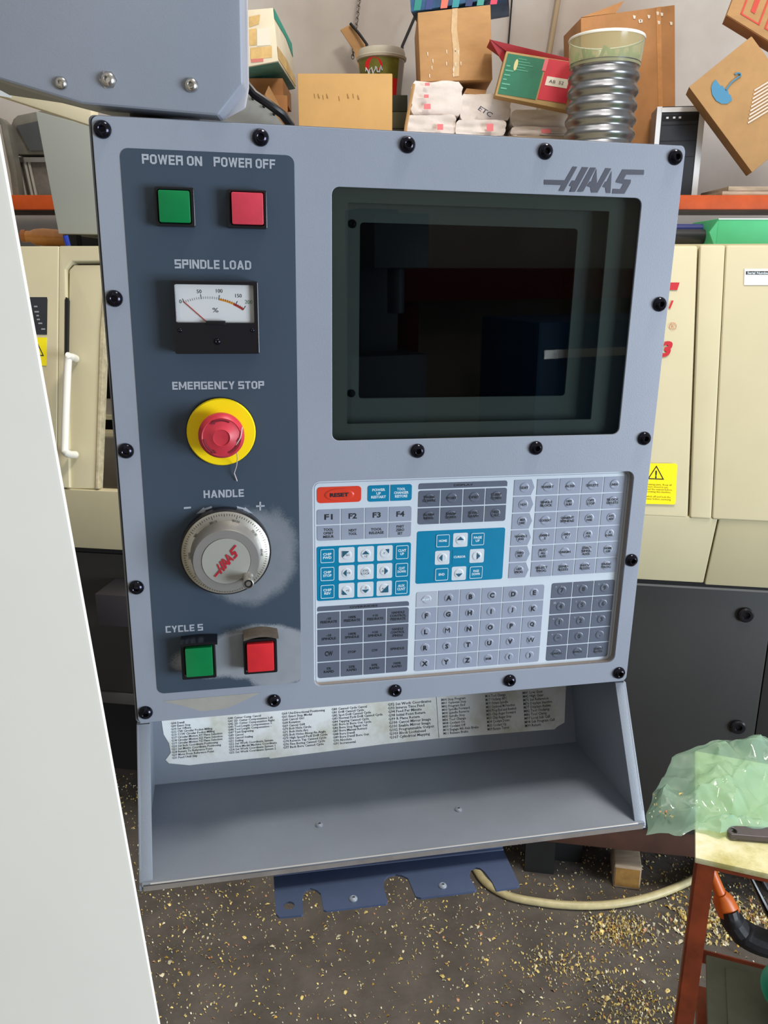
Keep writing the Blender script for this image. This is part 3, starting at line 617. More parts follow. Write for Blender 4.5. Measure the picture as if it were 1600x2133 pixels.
mb = MB(); mb.quadbox([(0.004, -0.0675, -0.1168), (W-0.004, -0.0675, -0.1168), (W-0.004, -0.0675, -0.1235), (0.004, -0.0675, -0.1235)], (0, 0.002, 0)); mb.build('tray_lip', M('taupe_lip', (138, 130, 124), .5, .2, .12, 50), pend)  # lip in taupe, browner than the tray coat
mb = MB(); mb.tube([(0.010, -0.0672, -0.1166), (W-0.010, -0.0672, -0.1166)], 0.0007, 6); mb.build('lip_edge', M('pale_edge', (206, 204, 200), .35, .4), pend)  # thin pale line along the top of the lip
B0, B1 = Vector((0, 0.0895, -0.1255)), Vector((0, 0.132, -0.020))
mb = MB(); mb.quadbox([(0.003, B0.y, B0.z), (W-0.003, B0.y, B0.z), (W-0.003, B1.y, B1.z), (0.003, B1.y, B1.z)], (0, 0.002, 0.0)); mb.build('tray_back', TRAYM, pend)
for x, y in ((665, 1718), (955, 1686)):
    d = P.on(x, y, 2, -0.119); o = place('tray_rivet', SM, d.x, d.y, -0.1165-(d.y+.0675)*0.057, pend, rot=(-PI/2, 0, 0), s=0.62); o.data = SM
    o.data = SM.copy(); o.data.materials.clear(); o.data.materials.append(TRAYM)
# paper of codes on the back of the tray
bez = (B1-B0).normalized(); BF = Frame(P.w(0, B0.y, B0.z), P.ex, P.ey*bez.z-P.ez*bez.y, P.ey*bez.y+P.ez*bez.z)
class SubF:     # builds in the pendant's local axes, on the slope of the tray back
    def w(s, u, y, z): return Vector((u, B0.y, B0.z))+Vector((0, bez.y, bez.z))*z+Vector((0, bez.z, -bez.y))*y
SF = SubF()
def bpx(x, y): return BF.px(x, y, -0.0004)
ol = [(336,1497),(338,1512),(341,1530),(352,1548),(356,1568),(345,1583),(352,1590),(395,1594),(420,1591),(560,1577),(563,1580),(700,1563),(800,1550),(915,1538),(1080,1525),(1155,1519),(1162,1513),(1176,1505),(1180,1430)]
PAPER = M('stained_paper', (250, 252, 250), 0.7, 0, 0, 30, 0, 100, col2=(212, 208, 184), lo=.45, hi=.75)
mb = MB(SF); pts = [bpx(x, y) for x, y in ol]; pts[0] = (pts[0][0], 0.068); pts[-1] = (pts[-1][0], 0.068); mb.prism(pts, -0.0004, 0)
sheet = mb.build('code_sheet', PAPER, pend, smooth=False)
ln_ = bpx(912, 1500)[0]; mb = MB(SF); mb.prism(rr(ln_-.0002, ln_+.0002, bpx(912, 1537)[1], 0.068, 0), -0.0006, -0.0004); mb.build('rule_print', TEXTG, sheet, smooth=False)
COLS = [(354, 470, ['G04 Dwell', 'G09 Exact Stop', 'G10 Set Offsets', 'G12 CW Circular Pocket Milling', 'G13 CCW Circular Pocket Milling', 'G17 Circular Motion XY Plane Selection', 'G18 Circular Motion XZ Plane Selection', 'G19 Circular Motion YZ Plane Selection', 'G20 Set Inch Coordinate Positioning', 'G21 Set Metric Coordinate Positioning', 'G28 Return To Reference Point', 'G29 Move From Reference Point', 'G31 Feed Until Skip']),
 (473, 582, ['G40 Cutter Comp Cancel', 'G41 2D Cutter Compensation Left', 'G42 2D Cutter Compensation Right', 'G43 Tool Length Compensation +', 'G44 Tool Length Compensation -', 'G47 Text Engraving', 'G49 Cancel', 'G50 Cancel Scaling', 'G51 Scaling', 'G52 Set Work Coordinate System', 'G53 Non-Modal Machine Coordinate', 'G54 Set Work Coordinate System 1', 'G55 Set Work Coordinate System 2']),
 (586, 688, ['G60 Uni-Directional Positioning', 'G61 Exact Stop Modal', 'G64 Cancel G61', 'G68 Rotation', 'G69 Cancel G68', 'G70 Bolt Hole Circle', 'G71 Bolt Hole Arc', 'G72 Bolt Holes Along An Angle', 'G73 High Speed Peck Drill Cycle', 'G74 Reverse Tap Canned Cycle', 'G76 Fine Boring Canned Cycle', 'G77 Back Bore Canned Cycle']),
 (690, 805, ['G80 Canned Cycle Cancel', 'G81 Drill Canned Cycle', 'G82 Spot Drill Canned Cycle', 'G83 Normal Peck Drill Canned Cycle', 'G84 Tapping Canned Cycle', 'G85 Bore In Bore Out Cycle', 'G86 Bore Stop Rapid Out', 'G87 Bore Manual Retract', 'G88 Bore Dwell', 'G89 Bore Dwell Bore Out', 'G90 Absolute', 'G91 Incremental']),
 (808, 910, ['G92 Set Work Coordinates', 'G93 Inverse Time Feed', 'G94 Feed Per Minute', 'G98 Initial Point Return', 'G99 R Plane Return', 'G100 Cancel Mirror Image', 'G101 Enable Mirror Image', 'G102 Programmable Output', 'G103 Block Lookahead', 'G107 Cylindrical Mapping']),
 (920, 1002, ['M00 Stop Program', 'M01 Optional Stop', 'M02 Program End', 'M03 Spindle Forward', 'M04 Spindle Reverse', 'M05 Spindle Stop', 'M06 Tool Change', 'M08 Coolant On', 'M09 Coolant Off', 'M10 Engage 4th Axis Brake', 'M11 Release Brake']),
 (1012, 1082, ['M16 Tool Change', 'M17 Unclamp APC', 'M19 Orient Spindle', 'M21 Optional M Function', 'M30 Prog End and Rewind', 'M31 Chip Auger Forward', 'M33 Chip Auger Stop', 'M34 Coolant Down', 'M35 Coolant Up', 'M39 Rotate Turret']),
 (1090, 1160, ['M41 Low Gear', 'M42 High Gear', 'M75 Set Reference', 'M76 Displays Inactive', 'M77 Displays Active', 'M82 Tool Unclamp', 'M86 Tool Clamp', 'M97 Local Sub Call', 'M98 Sub Program Call', 'M99 Return'])]
for xa, xb, L_ in COLS:
    yb = 1592-(xa-340)*0.092; a_ = bpx(xa+3, yb-6); b2 = bpx(xb-3, yb-6-(xb-xa)*0.09); u0, u1 = a_[0], b2[0]
    zb = (a_[1]+b2[1])/2+0.001; n = len(L_); zt = 0.0625
    text('\n'.join(L_), (u0+u1)/2, (zb+zt)/2, (u1-u0)*0.97, zt-zb, -0.0006, TEXTG, sheet, frame=SF, align='LEFT', res=1, bold=0.015)
# ---- tool bracket under the tray
bp = [(569.8,1824),(1047.5,1769.8),(1082.5,1845),(1078,1849),(1033.5,1856),(1025,1838),(1010,1818),(1000,1810),(991,1808.5),(981,1812),(978,1822),(980,1832),(993,1855),(989,1858),(877,1872),(866,1869),(858,1850),(850,1831),(838,1825),(823.5,1822.5),(808,1826),(800,1835),(799,1848),(808,1880),(804,1884),(680,1899),(674,1897),(668,1863),(660,1856),(647,1851.5),(636,1856),(630,1868),(632,1906),(628,1908),(582,1912),(575,1905)]
ZB = -0.140
def bz(x, y): d = P.on(x, y, 2, ZB); return (d.x, d.y)
bl = [bz(x, y) for x, y in bp]; hc = bz(602, 1888)
class Flat:
    def w(s, u, y, z): return Vector((u, z, ZB+y))
BRM = M('blued_bracket', (76, 90, 120), 0.38, 0.25, 0.08, 20)
plate('tool_bracket', [bl, circ(hc[0], hc[1], 0.0048, 16)], -0.001, 0.001, BRM, pend, frame=Flat())
y_b = max(b_[1] for b_ in bl); u_a, u_b = bl[0][0], bl[1][0]
mb = MB(); mb.quadbox([(u_a, bl[0][1], ZB-0.001), (u_b, bl[1][1], ZB-0.001), (u_b, bl[1][1], -0.1215), (u_a, bl[0][1], -0.1215)], (0, 0.002, 0)); mb.build('bracket_upstand', BRM, pend, bevel=0.0006)
mb = MB(); mb.tube([(u_a, bl[0][1]-0.0006, ZB+0.0004), (u_b, bl[1][1]-0.0006, ZB+0.0004)], 0.0018, 8); mb.build('bracket_fold', M('bracket_fold_light', (110, 122, 152), .3, .4), pend)  # lighter blue paints the light along the bend
for x, y in ((736, 1875), (922, 1848)):
    u, y_ = bz(x, y); o = place('bracket_rivet', SM.copy(), u, y_, ZB+0.001, pend, rot=(-PI/2, 0, 0), s=0.6); o.data.materials.clear(); o.data.materials.append(TRAYM)

# ================================================================ PENDANT ARM
A0 = at(450, 236, 0.655); ya = math.radians(3)
AF = Frame(A0, (math.cos(ya), math.sin(ya), 0), (-math.sin(ya), math.cos(ya), 0), (0, 0, 1))
class WF:       # world-axis builder through a frame
    pass
arm = thing('pendant_arm', 'wide grey sheet metal arm cover with three steel screws above the control pendant', 'machine arm', loc=tuple(A0))
def ap(x, y): return AF.px(x, y, 0)
front = [ap(-140, 112), ap(0, 165), ap(172, 216), ap(455, 241), ap(506, 176), ap(500, -160), ap(-140, -160)]
mb = MB(AF); mb.prism(front, 0, 0.026); mb.build('arm_cover', GREY, arm, bevel=0.003, segs=3, angle=0.3)
mb = MB(AF); mb.prism([(front[0][0], front[0][1]), (front[1][0], front[1][1]+.01), (front[2][0], front[2][1]+.012), (front[3][0]-.03, front[3][1]+.012), (front[4][0]-.03, front[4][1]), (front[5][0]-.03, front[5][1]), front[6]], 0.024, 0.14); mb.build('arm_body', GREYD, arm)
# turned flange behind the right edge; its paler grey paints in the light there
fl = [AF.px(466, 248, 0.027), AF.px(511, 224, 0.027), AF.px(518, 183, 0.027), AF.px(513, -160, 0.027), AF.px(470, -160, 0.027), AF.px(470, 180, 0.027)]
mb = MB(AF); mb.prism(fl, 0.027, 0.032); mb.build('cover_flange', M('lit_flange_grey', (186, 184, 190), .35, .2, .05, 20), arm, bevel=0.002)
for x, y, r_ in ((128, 174, 0.9), (226, 167, 1.12), (399, 178, 1.0)):
    u, z = ap(x, y); o = place('arm_screw', SM.copy(), 0, 0, 0, arm, s=0.78*r_); o.data.materials.clear(); o.data.materials.append(STEEL)
    p_ = AF.w(u, -0.0005, z); o.location = p_-A0; o.rotation_euler = (0, 0, ya)
u, z = ap(226, 167); mb = MB(AF); mb.lathe([(0.0062, 0), (0.0062, 0.0006), (0.004, 0.0008)], c=(u, z), segs=6); mb.build('washer', STEEL, arm)
# swivel joint between arm and pendant (seen in the gap)
c_ = P.w(0.05, 0.09, H+0.004); mb = MB(); mb.lathe([(0.028, -0.004), (0.028, 0.02)], c=(c_.x, c_.y), segs=28, axis='z')
for v in mb.v: v.z += c_.z
mb.build('swivel_joint', BLACKM, arm)
# punched side plate and its cable, behind the cover
G_ = [at(462, 249, 0.9), at(512, 170, 0.9), at(530, 186, 0.9), at(592, 262, 0.9), at(588, 290, 0.9), at(470, 290, 0.9)]
mb = MB(); mb.prism3(G_, (0, 0.004, 0)); gp = mb.build('punched_plate', M('pale_plate', (186, 184, 176), .5, 0, .04, 20), arm)
for x, y in ((527, 206), (550, 222), (571, 238)):
    q_ = at(x, y, 0.899); mb = MB(); mb.lathe([(0.0016, -q_.y+0.0005), (0.0016, -q_.y+0.001)], c=(q_.x, q_.z), segs=10); mb.build('plate_hole', BLACKM, arm)
cb = [at(508, 170, 0.86), at(530, 197, 0.86), at(560, 217, 0.86), at(588, 238, 0.87), at(606, 262, 0.88), at(612, 300, 0.9)]
mb = MB(); mb.tube(cb, 0.0042, 10); mb.build('arm_cable', BLACKP, arm)
br = MB(AF); br.box(-0.16, -0.08, 0.13, 0.29, 0.06, 0.10); br.build('arm_bracket', GREYD, arm)

# ================================================================ NEAR WHITE ENCLOSURE PANEL (left)
e0 = at(283, 1845, 0.50); ed = ray(1180, 6834).normalized()
def epx(x, y): # point on the edge line
    n_ = ray(x, y).cross(ray(x, y)+RX*0.001) ; return None
t_up = (e0.z-2.0)/ed.z; t_dn = (e0.z-0.0)/ed.z
eT = e0-ed*t_up if False else e0+ed*((2.0-e0.z)/ed.z); eB = e0+ed*((0.0-e0.z)/ed.z)
wd = Vector((-math.cos(math.radians(6)), -math.sin(math.radians(6)), 0)); nrm = Vector((e0.x-0.06, e0.y, 0)).normalized()
enc = thing('enclosure_panel', 'tall white machine enclosure panel with rounded edge filling the left foreground', 'machine panel', loc=tuple(eB))
mb = MB(); mb.quadbox([eB, eT, eT+wd*0.9, eB+wd*0.9], nrm*0.02)
mb.build('panel_skin', WHITEP, enc, bevel=0.004, segs=3)
mb = MB(); e2 = eB+nrm*0.02+wd*0.03; e3 = eT+nrm*0.02+wd*0.03; mb.quadbox([e2, e3, e3+wd*0.05, e2+wd*0.05], nrm*0.02); mb.build('panel_return', CREAMD, enc)

# ================================================================ CREAM LATHE BEHIND
MO = at(800, 1045, 1.85); yx = Vector((0.987, -0.161, 0)).normalized(); yy_ = Vector((0.161, 0.987, 0)).normalized()
MV = Frame(MO, yx, yy_, (0, 0, 1))                 # upright
zl = Vector((0.2824*0.161, 0.2824*0.987, 0.9593)).normalized(); ML = Frame(MO, yx, yx.cross(zl)*-1 if (yx.cross(zl)).y < 0 else yx.cross(zl), zl)   # leaning front
lathe = thing('cream_lathe', 'long cream lathe with leaning front, white door handle and charcoal base behind the pendant', 'machine', loc=(MO.x, MO.y, 0))
def lp(x, y, off=0): return ML.px(x, y, off)
def vp(x, y, off=0): return MV.px(x, y, off)
def zrow(y0, s, ref, x): return y0+s*(x-ref)
def leanq(pts, t0, t1, name, mat, bevel=0.004, parent=None):
    mb = MB(ML); mb.prism([lp(*q_) for q_ in pts], t0, t1); return mb.build(name, mat, parent or lathe, bevel=bevel, segs=3)
top = lambda x: 512-0.0015*(x-45)
seam = lambda x: 1016+0.0485*(x-134)
TH = 0.03
leanq([(-200, seam(-200)), (118, seam(118)), (123, top(123)), (-200, top(-200))], 0, TH, 'left_cover', CREAM, 0.006)
leanq([(118, seam(118)), (145, seam(145)), (136, 562), (150, 544), (400, 542), (400, top(400)), (123, top(123))], 0.0, TH, 'door_surround', CREAM, 0.004)
# sliding door, right edge stands open
leanq([(133, 1018), (198, 1018), (208, 690), (222, 549), (150, 549), (140, 560)], 0.008, 0.04, 'sliding_door', CREAM, 0.005)
leanq([(197, 1018), (202, 1018), (219, 600), (222, 549), (218, 549), (207, 690)], 0.004, 0.03, 'door_edge_strip', M('scuffed_strip', (186, 174, 142), .6, 0, .2, 60), 0.001)
leanq([(133.5, 900), (138, 900), (142, 625), (138, 619), (135.5, 625)], -0.001, 0.01, 'door_gap', BLACKM, 0)
mb = MB(ML)
hd = [lp(157, 747, -0.001)+(0,), lp(146, 744, -0.045)+(1,), lp(139, 758, -0.05)+(1,), lp(133, 920, -0.05)+(1,), lp(137, 943, -0.048)+(1,), lp(156, 947, -0.001)+(0,)]
hp_ = [(h_[0], -0.0 if h_[2] == 0 else -0.045, h_[1]) for h_ in hd]
# smooth the bends
def smooth_path(p_, n=5):
    p_ = [Vector(q_) for q_ in p_]; out = []
    for i in range(len(p_)-1):
        a_, b_2, c_2, d_2 = p_[max(i-1, 0)], p_[i], p_[i+1], p_[min(i+2, len(p_)-1)]
        for k in range(n):
            t = k/n; out.append(0.5*((2*b_2)+(c_2-a_)*t+(2*a_-5*b_2+4*c_2-d_2)*t*t+(3*b_2-a_-3*c_2+d_2)*t**3))
    out.append(p_[-1]); return out
mb.tube(smooth_path(hp_, 4), 0.0095, 12); mb.build('door_handle', M('white_handle', (232, 230, 220), .3), lathe)
# what shows of the inside past the door
mb = MB(MV); z_a = MV.on(210, 560, 1, 0.5).z; mb.box(*(sorted((MV.px(120, 800, 0.5)[0], MV.px(1000, 800, 0.5)[0]))), 0.62, 0.64, -0.05, 0.62); mb.build('inner_back', VOID, lathe)
for (yt, yb, mt, dd) in ((836, 872, M('grey_slide', (164, 158, 144), .5), 0.28), (866, 874, CREAM, 0.26), (902, 918, CREAMD, 0.22), (912, 1012, M('dull_guard', (120, 112, 96), .6, 0, .12, 12), 0.20)):
    a_ = MV.px(150, yt, dd); b2 = MV.px(600, yb, dd); mb = MB(MV); z1 = MV.px(220, yt, dd)[1]; z0 = MV.px(220, yb, dd)[1]
    mb.prism([(a_[0], z0), (b2[0], z0), (b2[0], z1), (a_[0], z1)], dd, dd+0.05); mb.build('inner_guard', mt, lathe)
# right covers
leanq([(1000, seam(1000)), (1434.5, seam(1434.5)), (1455, top(1455)), (1000, top(1000))], 0.003, TH, 'front_cover', CREAM, 0.007)
leanq([(1437, seam(1437)), (1482.5, seam(1482)), (1511.5, top(1511)), (1458, top(1458))], 0.0, TH, 'pillar_cover', CREAM, 0.006)
leanq([(1483.5, seam(1483)), (1950, seam(1950)), (1950, top(1950)), (1512.5, top(1512))], 0.0, TH, 'right_cover', CREAM, 0.006)
leanq([(1000, seam(1000)+6), (1960, seam(1960)+6), (1960, top(1960)+6), (1000, top(1000)+6)], TH-0.006, TH+0.004, 'cover_backing', BLACKM, 0)
leanq([(390, seam(390)), (1002, seam(1000)), (1002, top(1000)), (390, top(390))], 0.006, TH, 'middle_cover', CREAM, 0.006)
# lower skirt, upright
zs = MV.px(800, seam(800), 0)[1]
gap = lambda x: 1143+0.061*(x-160)
gz = MV.px(1335, gap(1335), 0.004)[1]
xl = MV.px(-400, 1100, 0)[0]; xm = MV.px(1476, 1200, 0)[0]; xr = MV.px(2050, 1200, 0)[0]
SKI = Frame(MO, yx, (yy_*0.985+Vector((0, 0, 0.17))), Vector((0, 0, 1))*0.985-yy_*(-0.17))
mb = MB(MV); mb.hexa([(xl, 0.028, gz), (xm-.002, 0.028, gz), (xm+.006, 0.002, zs-0.001), (xl, 0.002, zs-0.001)], [(xl, 0.058, gz), (xm-.002, 0.058, gz), (xm+.006, 0.032, zs-.001), (xl, 0.032, zs-.001)]); mb.build('lower_skirt', CREAMD, lathe, bevel=0.004)
mb = MB(MV); mb.hexa([(xm+.001, 0.028, gz-.004), (xr, 0.028, gz-.004), (xr, 0.002, zs-0.001), (xm+.009, 0.002, zs-0.001)], [(xm+.001, 0.058, gz-.004), (xr, 0.058, gz-.004), (xr, 0.032, zs-.001), (xm+.009, 0.032, zs-.001)]); mb.build('lower_skirt', CREAMD, lathe, bevel=0.004)
# body, roof
ztop = ML.w(0, 0, lp(800, top(800))[1]).z-MO.z; ytop = (ML.w(0, 0, lp(800, top(800))[1])-MO).dot(yy_)
XR = MV.px(1950, 700, 0.2)[0]
mb = MB(MV); mb.box(xl, XR, ytop+0.02, 1.0, ztop-0.014, ztop-0.0005); mb.build('roof', CREAM, lathe)
mb = MB(MV); mb.box(xl, XR, 0.98, 1.0, 0.3-MO.z, ztop-0.02); mb.build('rear_cover', CREAMD, lathe)
# charcoal base
bt = gz-0.022
bz_r = MV.px(1440, 1739, 0.055)[1]; bz_l = MV.px(230, 1440, 0.055)[1]
xs = MV.px(640, 1400, 0.055)[0]
mb = MB(MV); x_e = MV.px(1591, 1400, 0.055)[0]
mb.box(xs, x_e, 0.055, 0.085, bz_r, bt); mb.build('base_panel', DARKP, lathe, bevel=0.003)
mb = MB(MV); mb.box(x_e+0.01, XR, 0.08, 0.11, bz_r, bt); mb.build('base_panel', DARKP, lathe, bevel=0.003)
mb = MB(MV); mb.box(xl, xs-0.004, 0.055, 0.085, bz_l, bt); mb.build('base_panel', DARKP, lathe, bevel=0.003)
mb = MB(MV); mb.box(xl, xs-0.004, 0.05, 0.16, bz_l-0.035, bz_l-0.002); mb.build('base_ledge', M('ledge_dark', (70, 68, 66), .5), lathe, bevel=0.003)
mb = MB(MV); mb.box(xl, XR, 0.05, 0.5, bt+0.004, gz+0.02); mb.build('shadow_gap', BLACKM, lathe)
mb = MB(MV); mb.box(xs, x_e, 0.052, 0.056, bt-0.002, bt+0.004); mb.build('base_trim', M('trim_edge', (128, 126, 122), .4), lathe)
mb = MB(MV); mb.box(xl, XR, 0.35, 0.37, 0.02-MO.z, bt); mb.build('underframe', VOID, lathe)
for x in (xl+.2, xs+.1, 0.45, XR-.2):
    mb = MB(MV); mb.box(x, x+0.09, 0.16, 0.25, -MO.z, bz_r+0.02); mb.build('foot', BLACKM, lathe)
for x, y, r_ in ((1553, 1280, .018), (1537, 1513, .018)):
    u, z = MV.px(x, y, 0.055); mb = MB(MV); mb.lathe([(r_, -0.055), (r_, -0.049), (r_*.8, -0.046), (r_*.5, -0.046), (r_*.45, -0.052), (0.001, -0.052)], c=(u, z), segs=20); mb.build('base_bolt', BLACKP, lathe)
u0, z0 = MV.px(228, 1283, 0.0); u1, z1 = MV.px(300, 1224, 0.0)
mb = MB(MV); mb.box(u0, u1, -0.06, 0.055, z0, z1); mb.build('base_latch', M('latch_grey', (48, 46, 50), .5), lathe, bevel=0.002)
# stickers and marks
def lsticker(name, pts, mat, parent=lathe, off=-0.001): 
    mb = MB(ML); mb.prism([lp(x, y, off) for x, y in pts], off-0.0004, off); return mb.build(name, mat, parent, smooth=False)
BLK = M('display_black', (44, 46, 52), .35)
dsp = lsticker('lathe_display', [(30, 619), (98, 619), (99, 624), (98, 697), (30, 696)], BLK)
LB = M('scribble_print', (150, 152, 158), .5)
for x_, y_, w_ in ((71, 637, 7), (72, 648, 9), (76, 656, 5), (77, 664, 6), (80, 672, 8), (86, 684, 8)): lsticker('line_print', [(x_, y_), (x_+w_, y_), (x_+w_, y_+3), (x_, y_+3)], LB, dsp, -.0016)
YS = M('yellow_sticker', (250, 232, 20), .45)
y1 = lsticker('warning_sticker', [(40, 703), (98, 703), (97, 762), (40, 760)], YS)
def tri_sign(parent, cx, cz, s_, fr, off):
    mb = MB(fr); o_ = [(cx, cz+s_), (cx-s_, cz-s_*.75), (cx+s_, cz-s_*.75)]; k_ = 0.80; i_ = [(cx+(a-cx)*k_, cz+(b-cz+.12*s_)*k_-.12*s_) for a, b in o_]
    mb.add([(a, off, b) for a, b in o_+i_], [(0, 1, 4, 3), (1, 2, 5, 4), (2, 0, 3, 5)]); mb.build('warning_print', TEXTK, parent, smooth=False)
    text('!', cx, cz-s_*.12, s_*.2, s_*1.0, off, TEXTK, parent, frame=fr, bold=.05)
a_ = lp(76, 728, -.001); tri_sign(y1, a_[0], a_[1], 0.022, ML, -0.0016)
y2 = lsticker('warning_sticker', [(1330, 965), (1407, 965.5), (1411, 969), (1407, 1049), (1404, 1051), (1325, 1049)], YS, off=-0.0005)
a_ = lp(1367, 986, -.002); tri_sign(y2, a_[0], a_[1], 0.018, ML, -0.0013)
a_ = lp(1372, 1025, -.002); text('Rotating parts. Keep all\ncovers closed in use.\nRead the manual before\noperating this machine.\n\nSwitch off and lock the\npower before servicing.', a_[0], a_[1], 0.058, 0.038, -0.0014, M('olive_print', (110, 100, 20), .5), y2, frame=ML, bold=0, align='LEFT', res=1)
y3 = lsticker('serial_sticker', [(1551, 560), (1660, 560), (1660, 594), (1550, 594)], M('white_sticker', (236, 236, 234), .4))
lsticker('bar_print', [(1554, 565), (1660, 565), (1660, 572), (1554, 572)], TEXTK, y3, -0.0015)
a_ = lp(1580, 568.5, -.002); text('Serial Number', a_[0], a_[1], 0.046, 0.0055, -0.0021, TEXTW, y3, frame=ML, bold=.02)
lsticker('red_block_print', [(1380, 588.5), (1416, 588.5), (1411, 604), (1380, 604)], RED, off=0.0015)
a_ = lp(1398, 634, 0); text('I', a_[0], a_[1], 0.0045, 0.018, 0.0010, RED, lathe, frame=ML, shear=.35, bold=.05)
a_ = lp(1402, 679, 0); mb = MB(ML); k_ = 0.008
mb.add([(a_[0]+r_*math.cos(t), 0.001, a_[1]+r_*math.sin(t)) for r_ in (k_, k_*.86) for t in [2*PI*i/24 for i in range(24)]], [(i, (i+1) % 24, 24+(i+1) % 24, 24+i) for i in range(24)]); mb.build('ring_print', M('orange_print', (196, 110, 70), .5), lathe, smooth=False)
text('R', a_[0], a_[1], 0, 0.007, 0.001, M('orange_print', (0, 0, 0)), lathe, frame=ML, bold=0)
a_ = lp(1389, 727, 0); text('3', a_[0], a_[1], 0.021, 0.036, 0.001, RED, lathe, frame=ML, shear=.3, bold=.05)
# rusty timber under the base
mb = MB(MV); zb0 = MV.px(1440, 1778, 0.075)[1]; mb.box(MV.px(1120, 1760, .075)[0], XR-.05, 0.06, 0.148, zb0, bz_r-.002)
o_ = thing('timber_sleeper', 'reddish brown timber beam under the right end of the charcoal machine base', 'beam', loc=tuple(MV.w(0.4, 0.1, zb0)))
mb.build('timber', M('rusty_timber', (74, 46, 36), .7, 0, .2, 12), o_, bevel=0.003)
for x in (0.38, XR-.15):
    mb = MB(MV); mb.box(x, x+.08, .10, .147, -MO.z, zb0); mb.build('timber_foot', VOID, o_)  # near-black foot, shade under the machine put into its colour

# ================================================================ SHELF AND WHAT STANDS ON IT
SZ = 1.6+3.0*math.tan(PITCH-math.atan((406-1066.5)/FPX)-0) if False else at(1500, 406, 3.0).z
SB = at(1500, 436, 3.0).z
shelf = thing('storage_shelf', 'long shelf with an orange front beam running along the back wall', 'shelf', loc=(0, 3.0, SZ))
mb = MB(); mb.box(-2.6, 3.2, 3.0, 3.04, SB, SZ); mb.build('shelf_beam', ORANGE, shelf, bevel=0.003)
mb = MB(); mb.box(-2.6, 3.2, 3.04, 3.72, SZ-0.02, SZ); mb.build('shelf_board', M('grimy_board', (110, 96, 84), .8, 0, .2, 8), shelf)
for x in (-2.55, 3.1):
    mb = MB(); mb.box(x, x+.05, 3.04, 3.09, 0, SB+.02); mb.build('shelf_post', ORANGE, shelf)
    mb = MB(); mb.box(x, x+.05, 3.66, 3.71, 0, SB+.02); mb.build('shelf_post', ORANGE, shelf)
RZ = MO.z+ztop-0.0005       # lathe roof height

def prism_at(quad, Y, back=None, dY=0.3):
    q_ = [at(x, y, Y) for x, y in quad]
    sh_ = Vector((0, dY, 0))
    if back: sh_ = at(back[1][0], back[1][1], Y+dY)-at(back[0][0], back[0][1], Y)
    return q_, sh_
def upbox(x0, x1, yt, Y, zb, dep, yaw=0.0):
    a_ = at(x0, yt, Y); b2 = at(x1, yt, Y); w_ = b2.x-a_.x; c, s = math.cos(yaw), math.sin(yaw)
    q_ = [Vector((a_.x, Y, a_.z)), Vector((a_.x+w_*c, Y+w_*s, a_.z)), Vector((a_.x+w_*c, Y+w_*s, zb)), Vector((a_.x, Y, zb))]
    return q_, Vector((-s*dep, c*dep, 0))
def boxthing(name, label, cat, qs, mat, part='carton', bev=0.003, group=None):
    q_, s_ = qs; base = sum(q_, Vector())/4; base.z = min(v.z for v in q_); t = thing(name, label, cat, loc=tuple(base), group=group)
    mb = MB(); mb.quadbox(q_, s_); mb.build(part, mat, t, bevel=bev); return t, q_, s_
def face(name, q_, uv, mat, parent, off=0.0015):       # a flat print on the front face of a box; uv: points in 0..1 across / down
    a_, b2, d_ = q_[0], q_[1], q_[3]; n_ = (b2-a_).cross(d_-a_).normalized()
    if n_.dot(CAM-a_) < 0: n_ = -n_
    mb = MB(); mb.prism3([a_+(b2-a_)*u+(d_-a_)*v+n_*off for u, v in uv], -n_*0.0008); return mb.build(name, mat, parent, smooth=False)
def ftext(s_, q_, u, v, wd_, ht_, mat, parent, off=0.002, **k):
    a_, b2, d_ = q_[0], q_[1], q_[3]; ex_ = (b2-a_); ez_ = -(d_-a_); W_, H_ = ex_.length, ez_.length; ey_ = ez_.cross(ex_)
    if ey_.dot(CAM-a_) > 0: ey_ = -ey_
    fr = Frame(a_, ex_, ey_, ez_); return text(s_, u*W_, -v*H_, wd_*W_, ht_*H_ if ht_ else 0, -off, mat, parent, frame=fr, **k)
BQ = lambda u0, v0, u1, v1: [(u0, v0), (u1, v0), (u1, v1), (u0, v1)]
# plain box in front
t, q_, s_ = boxthing('cardboard_box', 'plain upright tan cardboard box directly left of the stacked white bundles', 'box', upbox(619.5, 817.5, 153, 3.06, SZ, 0.22), CARD2)
PEN = M('faint_pencil', (150, 112, 66), .8)
for k, (u, v) in enumerate(((.17, .16), (.21, .16), (.26, .17), (.30, .16), (.43, .18), (.52, .16), (.58, .16), (.63, .17))):
    face('pencil_mark', q_, [(u, v), (u+.006, v), (u+.012+.01*(k % 2), v+.035), (u+.006, v+.035)], PEN, t)
# carton with pale print, brown one under it
t, q_, s_ = boxthing('printed_carton', 'tall pale carton with beige and teal print high up beside the arm cover', 'box', prism_at([(498, 22), (569, 16), (580, 127), (500, 142)], 3.15, back=((580, 127), (616, 185)), dY=0.5), M('pale_carton', (226, 214, 188), .7, 0, .06, 10))
PB = M('beige_print', (214, 178, 116), .7, 0, .18, 20); TE = M('teal_print_box', (36, 150, 128), .6, 0, .1, 10)
face('beige_print', q_, [(.3, .12), (.62, .10), (.58, .26), (.3, .30)], PB, t); face('beige_print', q_, [(.3, .34), (.5, .33), (.5, .62), (.3, .62)], PB, t)
face('beige_print', q_, BQ(.32, .66, .96, .86), PB, t); face('pale_print', q_, BQ(.52, .34, .92, .64), M('cream_print', (232, 224, 206), .7), t, .002)
face('rose_print', q_, BQ(.34, .86, .7, .92), M('rose_print', (206, 120, 110), .7), t, .002)
